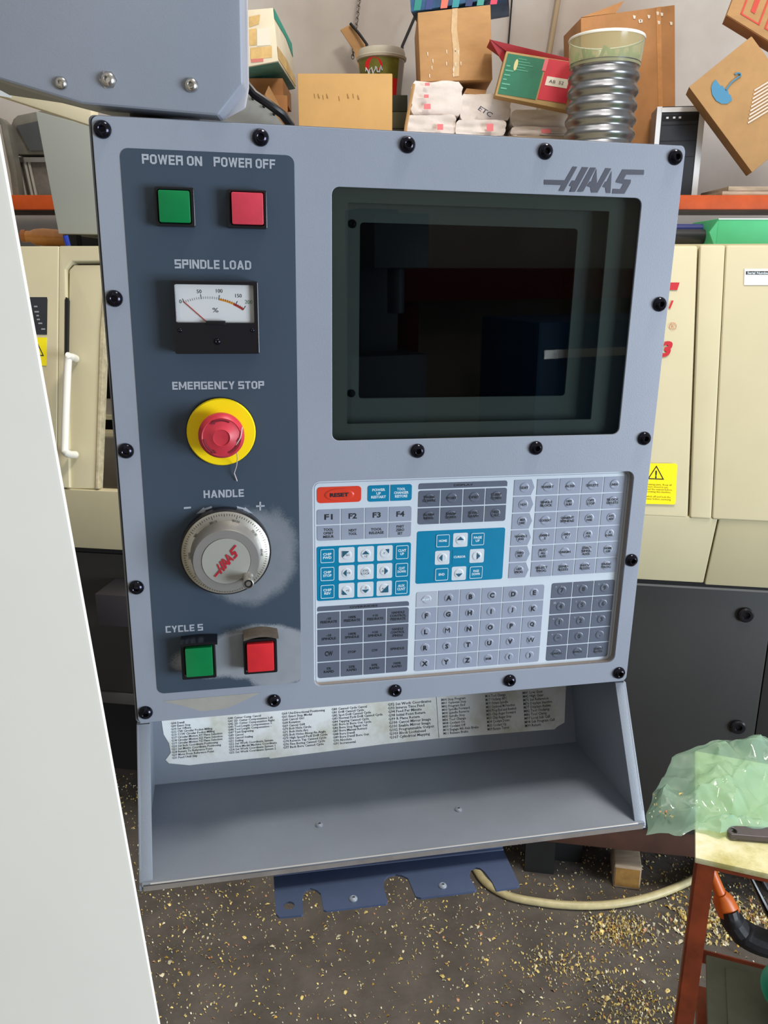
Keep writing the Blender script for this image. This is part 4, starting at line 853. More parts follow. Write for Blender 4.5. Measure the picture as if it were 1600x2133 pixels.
# teal band on the side and bottom
def sideface(name, q_, s_, e0, e1, uv, mat, parent, off=0.002):   # face spanned by edge q[e0]->q[e1] and the shift
    a_ = q_[e0]; b2 = q_[e1]-a_; n_ = b2.cross(s_).normalized(); c_2 = sum(q_, Vector())/4+s_*0.5
    if n_.dot(a_-c_2) < 0: n_ = -n_
    mb = MB(); mb.prism3([a_+b2*v+s_*u+n_*off for u, v in uv], -n_*0.0008); return mb.build(name, mat, parent, smooth=False)
sideface('teal_print', q_, s_, 1, 2, [(0, 0), (1, .0), (1, .3), (.62, .14), (0, .20)], TE, t); sideface('beige_print', q_, s_, 1, 2, [(0, .72), (.5, .66), (1, .78), (1, .95), (0, .96)], PB, t)
sideface('teal_print', q_, s_, 3, 2, BQ(0.02, 0.02, .98, .98), M('teal_grey_print', (74, 138, 130), .6, 0, .2, 16), t)
zc = min(v.z for v in q_)
t, q2, _ = boxthing('brown_box', 'brown cardboard box under the pale printed carton beside the black cable', 'box', upbox(500, 598, 196, 3.24, SZ, 0.36, yaw=.12), CARD3)
mb = MB(); a_ = at(560, 178, 3.2); b2 = at(604, 262, 3.2); c_2 = at(584, 262, 3.2); d_ = at(552, 196, 3.2); mb.prism3([a_, b2, c_2, d_], (0, 0.01, 0)); mb.build('open_flap', CARD, t)
mb = MB(); zt_ = max(v.z for v in q2); mb.box(q2[0].x+.02, q2[1].x-.02, 3.30, 3.58, zt_+.0005, zc-.0005 if zc > zt_+.01 else zt_+.01); mb.build('upper_flaps', CARD3, t)
# bucket with red emblem standing on dark boards
def px_circle(name, label, cat, cx, cy, Y): return at(cx, cy, Y)
bc = at(795, 196, 3.38); bt_ = at(795, 92, 3.38); r_b = (at(846, 130, 3.42).x-at(744, 130, 3.42).x)/2
bu = thing('paint_bucket', 'white lidded bucket with red oval emblem on a green label', 'bucket', loc=(bc.x, 3.48, bc.z))
hb_ = bt_.z-bc.z; bo = Vector((bc.x*1.02, 3.48, bc.z+.001))
def lz(prof, mat, name, parent, o_=bo, segs=40, **k):
    mb = MB(); mb.lathe(prof, c=(o_.x, o_.y), segs=segs, axis='z')
    for v in mb.v: v.z += o_.z
    return mb.build(name, mat, parent, **k)
lz([(r_b*.80, 0), (r_b*.96, hb_*.80)], M('bucket_white', (206, 204, 196), .45), 'bucket_body', bu)
lz([(r_b*.99, hb_*.78), (r_b*1.02, hb_*.79), (r_b*1.04, hb_*.84), (r_b*.98, hb_*.86), (r_b*.98, hb_*.93), (r_b*.94, hb_*1.0), (r_b*.7, hb_*1.02)], M('bucket_lid', (196, 190, 174), .5, 0, .06, 12), 'bucket_lid', bu)
def wrap(name, a0, a1, z0, z1, mat, k_=1.004):
    mb = MB(); n = 14; pts = []
    for z in (z0, z1):
        rr_ = r_b*(.80+.16*z/.80)*k_+0.0006
        for i in range(n+1):
            t = math.radians(a0+(a1-a0)*i/n); pts.append((bo.x+rr_*math.cos(t), bo.y+rr_*math.sin(t), bo.z+hb_*z))
    mb.add(pts, [(i, i+1, n+2+i, n+1+i) for i in range(n)]); return mb.build(name, mat, bu)
wrap('green_label', 185, 318, .36, .77, M('olive_label', (112, 112, 40), .5, 0, .25, 18)); wrap('red_label', 262, 318, .0, .36, M('red_label', (222, 34, 34), .5)); wrap('barcode_label', 318, 345, .05, .74, M('grey_label', (170, 170, 168), .5), 1.006)
mb = MB(); n = 24; pts = []
for i in range(n):
    t = 2*PI*i/n; ang = math.radians(248)+0.42*math.cos(t); z = .60+.17*math.sin(t)*(1 if math.sin(t) > 0 else .6); rr_ = r_b*(.80+.16*z/.80)*1.012+0.001; pts.append((bo.x+rr_*math.cos(ang), bo.y+rr_*math.sin(ang), bo.z+hb_*z))
mb.add(pts, [tuple(range(n))]); mb.build('red_emblem_print', M('emblem_red', (214, 24, 34), .45), bu)
mb = MB(); pts = []
for i in range(26):
    f_ = i/25; ang = math.radians(226+46*f_); z = .50+.06*math.sin(f_*22)+.03*math.sin(f_*50); rr_ = r_b*(.80+.16*z/.80)*1.018+0.0015; pts.append((bo.x+rr_*math.cos(ang), bo.y+rr_*math.sin(ang), bo.z+hb_*z))
mb.tube(pts, 0.0022, 5); mb.build('script_print', TEXTW, bu)
sb = thing('board_stack', 'dark stack of boards carrying the white bucket behind the tan box', 'boards', loc=(bc.x, 3.42, SZ))
hbz = bc.z-SZ; zz = SZ
for k, (f_, cc) in enumerate(((.55, (34, 32, 30)), (.15, (58, 60, 44)), (.15, (92, 90, 66)), (.15, (66, 68, 52)))):
    mb = MB(); mb.box(bc.x-.14+.01*k, at(858-3*k, 200, 3.39).x, 3.39, 3.585, zz, zz+hbz*f_-.0012); zz += hbz*f_; mb.build('board', M('board_%d' % k if False else 'board_tone'+'abcd'[k], cc, .7, 0, .1, 20), sb, bevel=.002)
# strip of cardboard, chain, rod
def sheet3(name, label, cat, pts, Y, dY, mat, thick, part='sheet', slope=0):
    q_ = [at(x, y, Y) for x, y in pts]; lo_ = min(q_, key=lambda v: v.z); t = thing(name, label, cat, loc=tuple(lo_)); mb = MB(); mb.prism3(q_, (0, thick, 0)); mb.build(part, mat, t, bevel=.001); return t
t = sheet3('cardboard_strip', 'narrow brown cardboard strip leaning on the wall left of the bucket', 'cardboard', [(709, 62), (731, 50), (768, 104), (780, 150), (792, 434), (768, 434), (752, 160), (737, 104)], 3.64, 0, CARD, 0.012)
mb = MB(); mb.tube([at(730, 49, 3.63), at(748, 70, 3.62), at(764, 92, 3.61), at(770, 150, 3.6)], .006, 6); mb.build('dark_edge', BLACKM, t)
ch = thing('hanging_chain', 'thin steel chain hanging on the back wall above the bucket', 'chain', loc=tuple(at(737, 118, 3.7)))
for k in range(24):
    f_ = k/23; p_ = at(752-17*f_, -30+148*f_, 3.71); mb = MB(); pts = []
    for i in range(9):
        t_ = 2*PI*i/8; d_ = Vector((math.cos(t_)*.0055, 0, math.sin(t_)*.0095)) if k % 2 else Vector((0.002*math.cos(t_), math.cos(t_)*.0055, math.sin(t_)*.0095)); pts.append(p_+d_)
    mb.tube(pts, .0019, 5, cap=False); mb.build('chain_link', M('chain_steel', (120, 112, 104), .4, .8), ch)
rd = thing('steel_rod', 'thin dark rod leaning on the wall between bucket and taped box', 'rod', loc=tuple(at(838, 160, 3.5)))
mb = MB(); _e = at(822, 434, 3.64); _e.z = SZ+.004; mb.tube([at(864, 36, 3.7), at(838, 96, 3.68), _e], .006, 8); mb.build('rod', BLACKM, rd)
r2 = thing('wooden_lath', 'slanting thin lath between the tan box and the white bundles', 'lath', loc=(at(836, 262, 3.2).x, 3.2, SZ))
mb = MB(); a_ = at(862, 175, 3.045); b2 = at(846, 262, 3.045); b3 = at(830, 380, 3.045); b3.z = SZ; mb.tube([a_, b2, b3+Vector((0, 0, .006))], .006, 6); mb.build('lath', CARD4, r2)
# crates carrying the bundles
zsup = at(900, 276, 3.1).z
t, _, _ = boxthing('wooden_crate', 'low wooden crate on the shelf holding up the white bundles', 'crate', upbox(848, 1188, 283, 3.06, SZ, 0.31), WOOD, 'crate_body')
PACK = M('crumpled_white_sack', (218, 208, 202), .8, 0, .05, 16, .7, 45)
PINK = M('pink_print', (226, 120, 126), .7)
def pack(label, x0, x1, yt, yb, Y, dep, seed, marks=(), layers=1):
    a_ = at(x0, yt, Y); b2 = at(x1, yb, Y); t = thing('white_bundle', label, 'bundle', loc=((a_.x+b2.x)/2, Y+dep/2, b2.z), group='white packed bundles on the shelf')
    nx, nz, ny = 14, 4*layers+2, 4; w_, h_ = b2.x-a_.x, a_.z-b2.z; bm = bmesh.new(); bmesh.ops.create_cube(bm, size=1)
    bmesh.ops.subdivide_edges(bm, edges=bm.edges, cuts=9, use_grid_fill=True)
    for v in bm.verts:
        c = v.co.copy(); nn = noise.noise(Vector((c.x*3+seed, c.y*3, c.z*4*layers)))*.5+noise.noise(Vector((c.x*8+seed, c.y*7, c.z*9*layers)))*.3
        r_ = 1-0.10*(abs(c.x*2)**6)*(abs(c.z*2)**4)
        fold = 0.05*abs(math.sin((c.z+.5)*PI*layers)) if layers > 1 else 0.02
        ex_ = 1 if abs(c.z) > .49 else 1+fold
        v.co = Vector(((c.x)*w_*r_*ex_+nn*w_*.035, c.y*dep-nn*.016*(c.y < -.4)-(fold*.10 if c.y < -.4 else 0), max(-.5*h_, c.z*h_*(1+(nn*.10 if c.z > 0.4 else 0)))))
        v.co += Vector(((a_.x+b2.x)/2, Y+dep/2, (a_.z+b2.z)/2))-t.location
    me = bpy.data.meshes.new('wrapping'); bm.to_mesh(me); bm.free(); finish(me, angle=0.9); link('wrapping', me, PACK, t)
    q_ = [at(x0, yt, Y-.022), at(x1, yt, Y-.022), Vector((at(x1, yb, Y).x, Y-.022, b2.z)), Vector((a_.x, Y-.022, b2.z))]
    for (u0, v0, u1, v1) in marks: face('pink_mark', q_, BQ(u0, v0, u1, v1), PINK, t)
    return t, q_
zc_ = zsup
pack('white bundle at the bottom left of the pile beside the wooden lath', 846, 948, 240, 283, 3.08, .22, 1, [(.64, .45, .76, .75)], 1)
pack('layered white bundle under the taped cardboard box', 859, 960, 169, 241, 3.1, .22, 2, [(.26, .05, .36, .14), (.24, .40, .34, .50), (.24, .68, .38, .84)], 3)
pack('flat white bundle in the middle of the bottom row', 951, 1052, 250, 283, 3.07, .22, 3, [(.62, .25, .76, .75)], 1)
t, q_ = pack('crumpled white bundle with dark lettering in the middle of the pile', 960, 1062, 196, 251, 3.12, .22, 8, [], 1)
ftext('ETC', q_, .5, .72, .3, .2, TEXTG, t, off=.012, rot=-.5, shear=.2); 
t_flap = MB(); t_flap.prism3([at(966, 194, 3.14), at(972, 184, 3.14), at(1014, 188, 3.14), at(1010, 200, 3.14)], (0, .2, 0)); t_flap.build('tan_flap', CARD, t)
pack('long white bundle under the green and red box', 1067, 1184, 229, 264, 3.09, .22, 5, [], 1)
pack('white bundle at the right end of the bottom row', 1066, 1188, 264, 283, 3.08, .22, 6, [(.5, .3, .66, .8)], 1)
# taped box, patterned box on it
t, q_, s_ = boxthing('taped_box', 'tan cardboard box with a vertical strip of peeling tape on the white bundles', 'box', prism_at([(870, 26), (1022, 9.5), (1026, 166), (876, 170)], 3.12, dY=.3), CARD)
TAPE = M('shiny_tape', (208, 176, 136), .25, 0, .12, 30, .5, 60)
face('tape', q_, [(.475, -0.0), (.55, -0.0), (.53, .3), (.56, .6), (.54, .98), (.46, .98), (.47, .6), (.45, .3)], TAPE, t)
for k in range(14):
    u, v = random.choice((random.uniform(.35, .6), random.uniform(0.02, .2))), random.uniform(.55, .95)
    face('tape_shred', q_, [(u, v), (u+.012, v+.01), (u+.01, v+.07), (u+.002, v+.05)], M('torn_white', (232, 220, 204), .4), t, off=.002)
t, q_, s_ = boxthing('patterned_box', 'box with dark blue and teal striped print on top of the taped box', 'box', prism_at([(851, -50), (1052, -66), (1058, -8), (856, 25)], 3.13, back=((1058, -8), (1061, 35)), dY=.28), M('blue_box_print', (44, 84, 122), .5, 0, .4, 16))
for k, (u, cc) in enumerate(((.08, (30, 130, 120)), (.2, (40, 60, 120)), (.36, (224, 110, 90)), (.48, (36, 140, 150)), (.62, (30, 50, 100)), (.74, (60, 150, 140)), (.88, (214, 60, 90)))):
    face('stripe_print', q_, [(u, .3), (u+.08, .3), (u+.02, .97), (u-.05, .97)], M('stripe_'+'abcdefg'[k], cc, .5), t)
sideface('bare_side', q_, s_, 1, 2, BQ(.0, .0, 1, 1), CARD4, t)
# green and red box, lid open
t, q_, s_ = boxthing('green_red_box', 'tilted flat box with green and red halves and an open red lid', 'box', prism_at([(1055, 106), (1208, 131), (1192, 232), (1031, 199)], 3.0, dY=.055), M('tan_board', (176, 146, 98), .8, 0, .08, 20))
face('green_print', q_, BQ(.03, .05, .55, .95), M('green_box_print', (34, 112, 84), .5, 0, .12, 12), t); face('red_half_print', q_, BQ(.57, .02, .97, .93), M('red_box_print', (200, 46, 64), .5, 0, .06, 12), t)
face('rose_strip', q_, BQ(.53, .03, .58, .30), M('rose_strip', (222, 110, 120), .5), t, .002)
lb_ = face('white_label', q_, BQ(.62, .40, .92, .60), M('label_white', (232, 222, 210), .6), t, .0025); ftext('AB  52', q_, .76, .50, .2, .07, TEXTG, t, off=.0045, bold=0)
for k in range(5): face('line_print', q_, BQ(.18, .12+.06*k, .30+.05*((k*7) % 3), .135+.06*k), M('pale_green_print', (96, 168, 140), .6), t, .0025)
for k in range(6): face('line_print', q_, BQ(.05, .30+.1*k, .10+.03*((k*5) % 3), .33+.1*k), MATS['pale_green_print'], t, .0025)
face('oval_print', q_, [(.17+.025*math.cos(a), .27+.13*math.sin(a)) for a in [2*PI*i/12 for i in range(12)]], M('cream_oval', (206, 198, 140), .6), t, .003)
RL = M('dark_red_lid', (158, 34, 46), .6)
mb = MB(); a_, b2, c_2, d_ = at(1021, 82, 3.0), at(1206, 126, 3.05), at(1208, 134, 3.05), at(1056, 108, 3.02); mb.prism3([a_, b2, c_2, d_], (0, .1, .0)); mb.build('lid', RL, t, bevel=.001)
mb = MB(); mb.prism3([at(1020, 82, 3.0), at(1058, 106, 3.03), at(1048, 130, 3.03)], (0, .008, 0)); mb.build('lid_flap', RL, t)
# big open box behind the duct
t, q_, s_ = boxthing('open_carton', 'large open brown carton standing behind the ribbed metal duct', 'box', prism_at([(1210, 37), (1406, 10), (1408, 409), (1212, 409)], 3.34, back=((1210, 37), (1174, 75)), dY=.34), CARD3)
mb = MB(); mb.prism3([at(1211, 36, 3.34), at(1300, 2, 3.36), at(1292, 14, 3.36), at(1283, 27, 3.34)], (0, .008, 0)); mb.build('open_flap', CARD3, t)
face('tape', q_, [(.80, .0), (.85, 0), (.93, 1), (.88, 1)], M('brown_tape', (198, 140, 84), .25, 0, .1, 30), t)
for k in range(8): u = random.uniform(.5, .95); v = random.uniform(.02, .10); face('tape_shred', q_, [(u, v), (u+.03, v+.005), (u+.028, v+.02), (u+.01, v+.02)], MATS['torn_white'], t, off=.002)
# ribbed duct
dY_ = 2.72; dt, db = at(1290, 56, dY_), at(1268, 330, dY_); r_d = (at(1368, 100, dY_).x-at(1210, 100, dY_).x)/2
du_ = thing('ribbed_duct', 'upright shiny ribbed metal duct with a clear sleeve on its top end', 'duct', loc=(at(1262, 420, dY_).x, dY_+.14, RZ))
hD = dt.z-RZ; prof = []; pitch = hD*32/ (at(1290, 56, dY_).z-at(1290, 88, dY_).z)*0
pitch = at(1290, 120, dY_).z-at(1290, 152.5, dY_).z
sle = at(1290, 56, dY_).z-at(1290, 112, dY_).z
z = 0; N = int((hD-sle)/pitch*12)
for i in range(N+1):
    z = (hD-sle)*i/N; ph = ((hD-sle)-z)/pitch; k_ = abs(math.cos(PI*(ph+.1)))**1.6; prof.append((r_d*(.90+.085*k_), z))
topo = Vector((at(1290, 56, dY_).x, dY_+.14, RZ)); lean = (at(1290, 56, dY_).x-at(1270, 290, dY_).x)/(at(1290, 56, dY_).z-at(1270, 290, dY_).z)
def duct(prof, mat, name, cap=False):
    mb = MB(); mb.lathe(prof, c=(topo.x, topo.y), segs=44, axis='z', cap=cap)
    for v in mb.v: v.x -= (hD-v.z)*lean*1.0; v.z += RZ
    return mb.build(name, mat, du_, angle=1.2)
duct(prof, M('galvanised_rib', (132, 134, 138), .30, .92, .08, 18), 'ribbed_tube')
slm = bpy.data.materials.new('clear_sleeve'); slm.use_nodes = True
def film(m, col, alpha, rough=.15, trans=.5):
    nt = m.node_tree; nt.nodes.clear(); L = nt.links; o = nt.nodes.new('ShaderNodeOutputMaterial')
    t = nt.nodes.new('ShaderNodeBsdfTransparent'); t.inputs[0].default_value = tuple(0.5+0.5*c for c in lin(col)[:3])+(1,)
    d = nt.nodes.new('ShaderNodeBsdfDiffuse'); d.inputs[0].default_value = lin(col); tl = nt.nodes.new('ShaderNodeBsdfTranslucent'); tl.inputs[0].default_value = lin(col)
    g = nt.nodes.new('ShaderNodeBsdfGlossy'); g.inputs['Roughness'].default_value = rough
    a_ = nt.nodes.new('ShaderNodeMixShader'); a_.inputs[0].default_value = trans; L.new(d.outputs[0], a_.inputs[1]); L.new(tl.outputs[0], a_.inputs[2])
    b2 = nt.nodes.new('ShaderNodeMixShader'); b2.inputs[0].default_value = alpha; L.new(t.outputs[0], b2.inputs[1]); L.new(a_.outputs[0], b2.inputs[2])
    fr = same_fresnel(nt, 1.5); c_ = nt.nodes.new('ShaderNodeMixShader'); L.new(fr.outputs[0], c_.inputs[0]); L.new(b2.outputs[0], c_.inputs[1]); L.new(g.outputs[0], c_.inputs[2]); L.new(c_.outputs[0], o.inputs[0]); return m
film(slm, (214, 216, 176), .62)
duct([(r_d*.96, hD-sle-.01), (r_d*1.0, hD-sle*.6), (r_d*1.02, hD-.004), (r_d*1.03, hD)], slm, 'clear_sleeve')
duct([(r_d*1.03, hD-.004), (r_d*1.045, hD), (r_d*1.03, hD+.004), (r_d*1.01, hD)], M('sleeve_rim', (236, 238, 232), .2), 'sleeve_rim')
mb = MB()
for k in range(60):
    a_ = random.uniform(0, 2*PI); rr_ = r_d*random.uniform(.2, .85); x_, y_ = topo.x+rr_*math.cos(a_), topo.y+rr_*math.sin(a_); zz_ = RZ+hD-sle-.01; mb.tube([(x_, y_, zz_), (x_+random.uniform(-.02, .02), y_+random.uniform(-.02, .02), zz_+sle*random.uniform(.4, .72))], .006, 4)
o_ = mb.build('green_lining', M('green_lining', (96, 146, 84), .7, 0, .2, 30), du_); o_['kind'] = 'stuff'
# computer tower
t, q_, s_ = boxthing('computer_tower', 'slim silver and black desktop computer tower standing on the orange shelf', 'computer', upbox(1369, 1466, 223, 3.2, SZ, .12, yaw=-.14), M('tower_shell', (120, 122, 126), .4, .3), 'tower_case')
SIL = M('silver_plastic', (222, 224, 228), .35, .0)
face('face_panel', q_, BQ(.11, .0, .88, 1), M('tower_black', (44, 47, 54), .35), t, .004)
for k_, uvb in enumerate((BQ(.0, .0, .10, 1), BQ(.88, .0, 1, 1), BQ(.08, .01, .9, .06))): face('silver_trim', q_, uvb, SIL, t, .007)
face('button_strip', q_, BQ(.13, .09, .86, .15), M('strip_black', (28, 30, 34), .3), t, .006)
for u in (.20, .34, .46): face('front_button', q_, BQ(u, .11, u+.05, .13), SIL, t, .009)
for v in (.19, .36, .53): face('bay_seam', q_, BQ(.13, v, .86, v+.006), BLACKM, t, .006)
# umbrella box
t, q_, s_ = boxthing('umbrella_box', 'tilted brown carton with a blue umbrella mark balanced on its corner', 'box', prism_at([(1566, 75), (1697, 253), (1566.5, 359), (1435, 181)], 3.03, back=((1435, 181), (1428, 197)), dY=.12), CARD4)
UB = M('umbrella_blue', (70, 134, 170), .6)
Fq = Frame(q_[0], RX, (0, 1, 0), (0, 0, 1))
def fpt(x, y, Y=3.03): v = at(x, y, Y-.002); return v
def worldpoly(name, pts, mat, parent, Y=3.03, off=.003):
    mb = MB(); mb.prism3([at(x, y, Y-off) for x, y in pts], (0, .001, 0)); return mb.build(name, mat, parent, smooth=False)
cr = lambda X, Y_: (1150+X/3.556, Y_/3.556)
worldpoly('umbrella_print', [cr(*v) for v in ((1215, 590), (1250, 640), (1262, 632), (1285, 665), (1300, 660), (1310, 700), (1322, 700), (1335, 740), (1300, 768), (1255, 768), (1215, 745), (1187, 700), (1180, 650), (1192, 610))], UB, t)
mb = MB(); mb.tube([at(*cr(x, y), 3.026) for x, y in ((1288, 665), (1330, 610), (1375, 575), (1398, 562), (1395, 545), (1375, 540), (1355, 552))], .0028, 6); mb.build('umbrella_print', UB, t)
for k in range(9):
    x0_, y0_ = 1470+k*2, 905-k*30; worldpoly('scrape_print', [cr(x0_-20+k*4, y0_), cr(x0_-20+k*4+180, y0_-110), cr(x0_-20+k*4+182, y0_-98), cr(x0_-18+k*4, y0_+12)], M('white_scrape', (224, 206, 190), .7), t)
zc_u = at(1566.5, 359, 3.03)
t2, q2, s2 = boxthing('marked_box', 'upper right carton with red framed figures resting on the umbrella box', 'box', prism_at([(1555, -78), (1727, 28), (1686, 137), (1514, 31)], 3.03, back=((1514, 31), (1505, 49)), dY=.12), CARD)
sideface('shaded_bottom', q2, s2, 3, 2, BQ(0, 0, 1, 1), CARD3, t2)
RP = M('red_stamp', (206, 74, 60), .7)
for u in (.13, .42):
    for e in (BQ(u, .12, u+.23, .15), BQ(u, .83, u+.23, .86), BQ(u, .12, u+.018, .86), BQ(u+.212, .12, u+.23, .86)): face('frame_print', q2, e, RP, t2)
ftext('1', q2, .245, .47, .05, .5, RP, t2, bold=.04); ftext('2', q2, .535, .47, .1, .5, RP, t2, bold=.04)
# boards on the shelf
wb = thing('wood_offcut', 'pale wood offcuts lying flat on the orange shelf below the umbrella box', 'wood', loc=(at(1550, 405, 3.02).x, 3.1, SZ))
a_ = at(1505, 399, 3.02)
mb = MB(); mb.box(a_.x, a_.x+.4, 3.02, 3.3, SZ+.0005, at(1505, 398, 3.02).z); mb.build('board', WOOD, wb, bevel=.002); mb = MB(); mb.box(a_.x+.02, a_.x+.42, 3.02, 3.28, at(1505, 397.5, 3.02).z, at(1505, 388, 3.02).z); mb.build('board', WOOD, wb, bevel=.002)
# things on the lathe roof, right
def rod_on_roof(name, label, cat, x0, x1, yc, r_, Y, mat, part):
    a_, b2 = at(x0, yc, Y), at(x1, yc, Y); t = thing(name, label, cat, loc=((a_.x+b2.x)/2, Y, a_.z-r_)); mb = MB(); mb.tube([a_, Vector((b2.x, b2.y, a_.z))], r_, 18); mb.build(part, mat, t); return t, a_.z-r_
t, zb_ = rod_on_roof('black_tube', 'thick black tube lying on the lathe roof beside the green box', 'tube', 1330, 1480, 493, .021, 2.5, M('black_hose', (40, 40, 46), .3), 'tube')
t, zb_ = rod_on_roof('blue_tube', 'dark blue tube lying on top of the black tube', 'tube', 1340, 1478, 477, .014, 2.52, M('navy_tube', (34, 44, 110), .4), 'tube')
a_ = at(1497, 455, 2.4); b2 = at(1599, 455, 2.4); gx0, gx1 = a_.x, b2.x
t, q_, s_ = boxthing('green_box', 'bright green cardboard box with a torn end flap on the lathe roof', 'box', ([Vector((gx0, 2.4, a_.z)), Vector((gx1+.04, 2.4, a_.z)), Vector((gx1+.04, 2.4, RZ+.001)), Vector((gx0, 2.4, RZ+.001))], Vector((0, .2, 0))), M('green_card', (70, 178, 122), .55, 0, .06, 10))
mb = MB(); mb.prism3([Vector((gx0, 2.4, a_.z-.005)), at(1478, 484, 2.39), Vector((gx0, 2.4, RZ+.004))], (0, .006, 0)); mb.build('torn_flap', MATS['green_card'], t)
face('white_edge', q_, BQ(.0, .0, .85, .035), TEXTW, t); 
# tan box right of it
# wall pipe, seam
wp = thing('wall_conduit', 'thin beige conduit running up the back wall right of the patterned box', 'pipe', loc=(at(1150, 110, 3.72).x, 3.72, SZ))
a_, b2 = at(1166, -20, 3.725), at(1143, 118, 3.725); b3 = b2+(b2-a_)*((b2.z-SZ)/(a_.z-b2.z)); mb = MB(); mb.tube([a_, b3], .011, 10); mb.build('conduit', M('beige_conduit', (168, 148, 118), .6), wp)
wl_ = thing('wall_wire', 'thin dark wire hanging down the back wall beside the taped box', 'wire', loc=(at(1060, 120, 3.73).x, 3.73, SZ))
a_, b2 = at(1068, -20, 3.735), at(1059, 95, 3.735); b3 = b2+(b2-a_)*((b2.z-SZ)/(a_.z-b2.z)); mb = MB(); mb.tube([a_, b3], .0035, 6); mb.build('wire', BLACKM, wl_)

# ---- left of the pendant
def qthing(name, label, cat, pts, Y, d, mat, part, zfloor=None, bev=.003):
    q_ = [at(x, y, Y) for x, y in pts]
    t = thing(name, label, cat, loc=tuple(min(q_, key=lambda v: v.z))); mb = MB(); mb.prism3(q_, d); mb.build(part, mat, t, bevel=bev); return t
a_ = at(75, 231, 2.25); b2 = at(130, 489, 2.25)
t = qthing('grey_cabinet', 'plain grey green sheet metal cabinet standing on the left end of the lathe', 'cabinet', [(74, 231), (330, 300), (330, 490), (122, 487)], 2.25, (0, .3, 0), GREYC, 'cabinet_body')
for x in (135, 300):
    a_ = at(x, 489, 2.3); mb = MB(); mb.box(a_.x, a_.x+.03, 2.3, 2.34, RZ+.001, at(x, 487, 2.3).z+.003); mb.build('cabinet_foot', BLACKM, t)
t = qthing('cream_rail', 'cream painted steel rail slanting behind the arm cover at upper left', 'rail', [(-160, 108), (0, 158), (190, 215), (190, 262), (0, 200), (-160, 148)], 1.6, (0, .04, 0), M('pale_rail', (208, 196, 164), .5, 0, .04, 10), 'rail')
mb = MB(); mb.prism3([at(-20, 156, 1.597), at(33, 166, 1.597), at(22, 204, 1.597), at(-20, 196, 1.597)], (0, .002, 0)); mb.build('white_patch', M('white_patch', (206, 212, 214), .5), t)
q9 = at(-100, 150, 1.6); mb = MB(); mb.box(q9.x-.05, q9.x, 1.6, 1.65, 0, q9.z+.01); mb.build('rail_post', MATS['pale_rail'], t)
# galvanised chute and case
GV = M('dull_galvanised', (126, 122, 112), .45, .5, .18, 12)
gc = thing('metal_case', 'dull grey metal case with rounded lid and ribs on the shelf at far left', 'case', loc=(at(60, 400, 3.1).x, 3.2, SZ))
q_ = [at(x, y, 3.12) for x, y in ((22, 262), (27, 248), (36, 240), (95, 228), (140, 228), (140, 322), (27, 322))]; mb = MB(); mb.prism3(q_, (0, .3, 0)); mb.build('case_lid', GV, gc, bevel=.006)
q_ = [at(x, y, 3.11) for x, y in ((34, 262), (90, 250), (140, 250), (140, 314), (62, 314))]; mb = MB(); mb.prism3(q_, (0, .01, 0)); mb.build('lid_panel', M('dark_lid_panel', (74, 76, 78), .5, .3, .1, 12), gc)
a_, b2 = at(27, 325, 3.12), at(140, 325, 3.12); mb = MB(); mb.box(a_.x, b2.x, 3.14, 3.42, SZ, a_.z); mb.build('case_body', M('case_grime', (110, 104, 96), .6, .2, .22, 16), gc, bevel=.004)
mb = MB(); mb.box(a_.x-.005, b2.x, 3.12, 3.14, a_.z-.02, a_.z-.004); mb.build('case_band', STEEL, gc)
for x in (38, 52, 60):
    c_2 = at(x, 340, 3.135); mb = MB(); mb.tube([(c_2.x, 3.135, a_.z-.02), (c_2.x+.012, 3.135, SZ+.01)], .008, 6); mb.build('case_rib', GV, gc)
cu_ = thing('bent_sheet', 'bent grey sheet metal strip at the far left edge beside the case', 'sheet metal', loc=(at(10, 400, 3.0).x, 3.08, SZ))
pp = [(-30, 240), (0, 245), (14, 258), (26, 320), (34, 360), (40, 408)]; q_ = [at(x, y, 3.05) for x, y in pp]+[at(x-13, y+2, 3.05) for x, y in reversed(pp)]; q_[5].z = SZ+.001; q_[6].z = SZ+.001; mb = MB(); mb.prism3(q_, (0, .05, 0)); mb.build('strip', GV, cu_, bevel=.002)
ab = thing('amber_bottle', 'translucent amber bottle lying on the lathe roof at far left', 'bottle', loc=(at(85, 508, 2.4).x, 2.4, RZ))
AM = M('amber_plastic', (190, 122, 48), .18, 0, .15, 20, spec=.8)
c0 = at(100, 494, 2.4); mb = MB(); mb.tube([c0+Vector((.05, 0, -.003)), c0+Vector((-.01, 0, 0)), c0+Vector((-.035, 0, 0)), c0+Vector((-.05, 0, .002)), c0+Vector((-.062, 0, .002))], [.022, .024, .022, .015, .016], 20); mb.build('bottle_body', AM, ab)
mb = MB(); mb.tube([c0+Vector((-.060, 0, .003)), c0+Vector((-.072, 0, .003))], .017, 16); mb.build('bottle_cap', M('amber_cap', (156, 92, 40), .3), ab)
t, _, _ = boxthing('cream_block', 'small cream block lying behind the amber bottle on the lathe roof', 'block', ([at(80, 496, 2.5), at(118, 492, 2.5), Vector((at(118, 492, 2.5).x, 2.5, RZ)), Vector((at(80, 496, 2.5).x, 2.5, RZ))], Vector((0, .06, 0))), CREAM, 'block')
bs = thing('blue_tool', 'short bright blue plastic tool standing under the grey cabinet', 'tool', loc=tuple(at(140, 511, 2.2)))
mb = MB(); mb.tube([at(136, 491, 2.2), at(142, 512, 2.2)], .007, 10); mb.build('grip', BLUEP, bs)
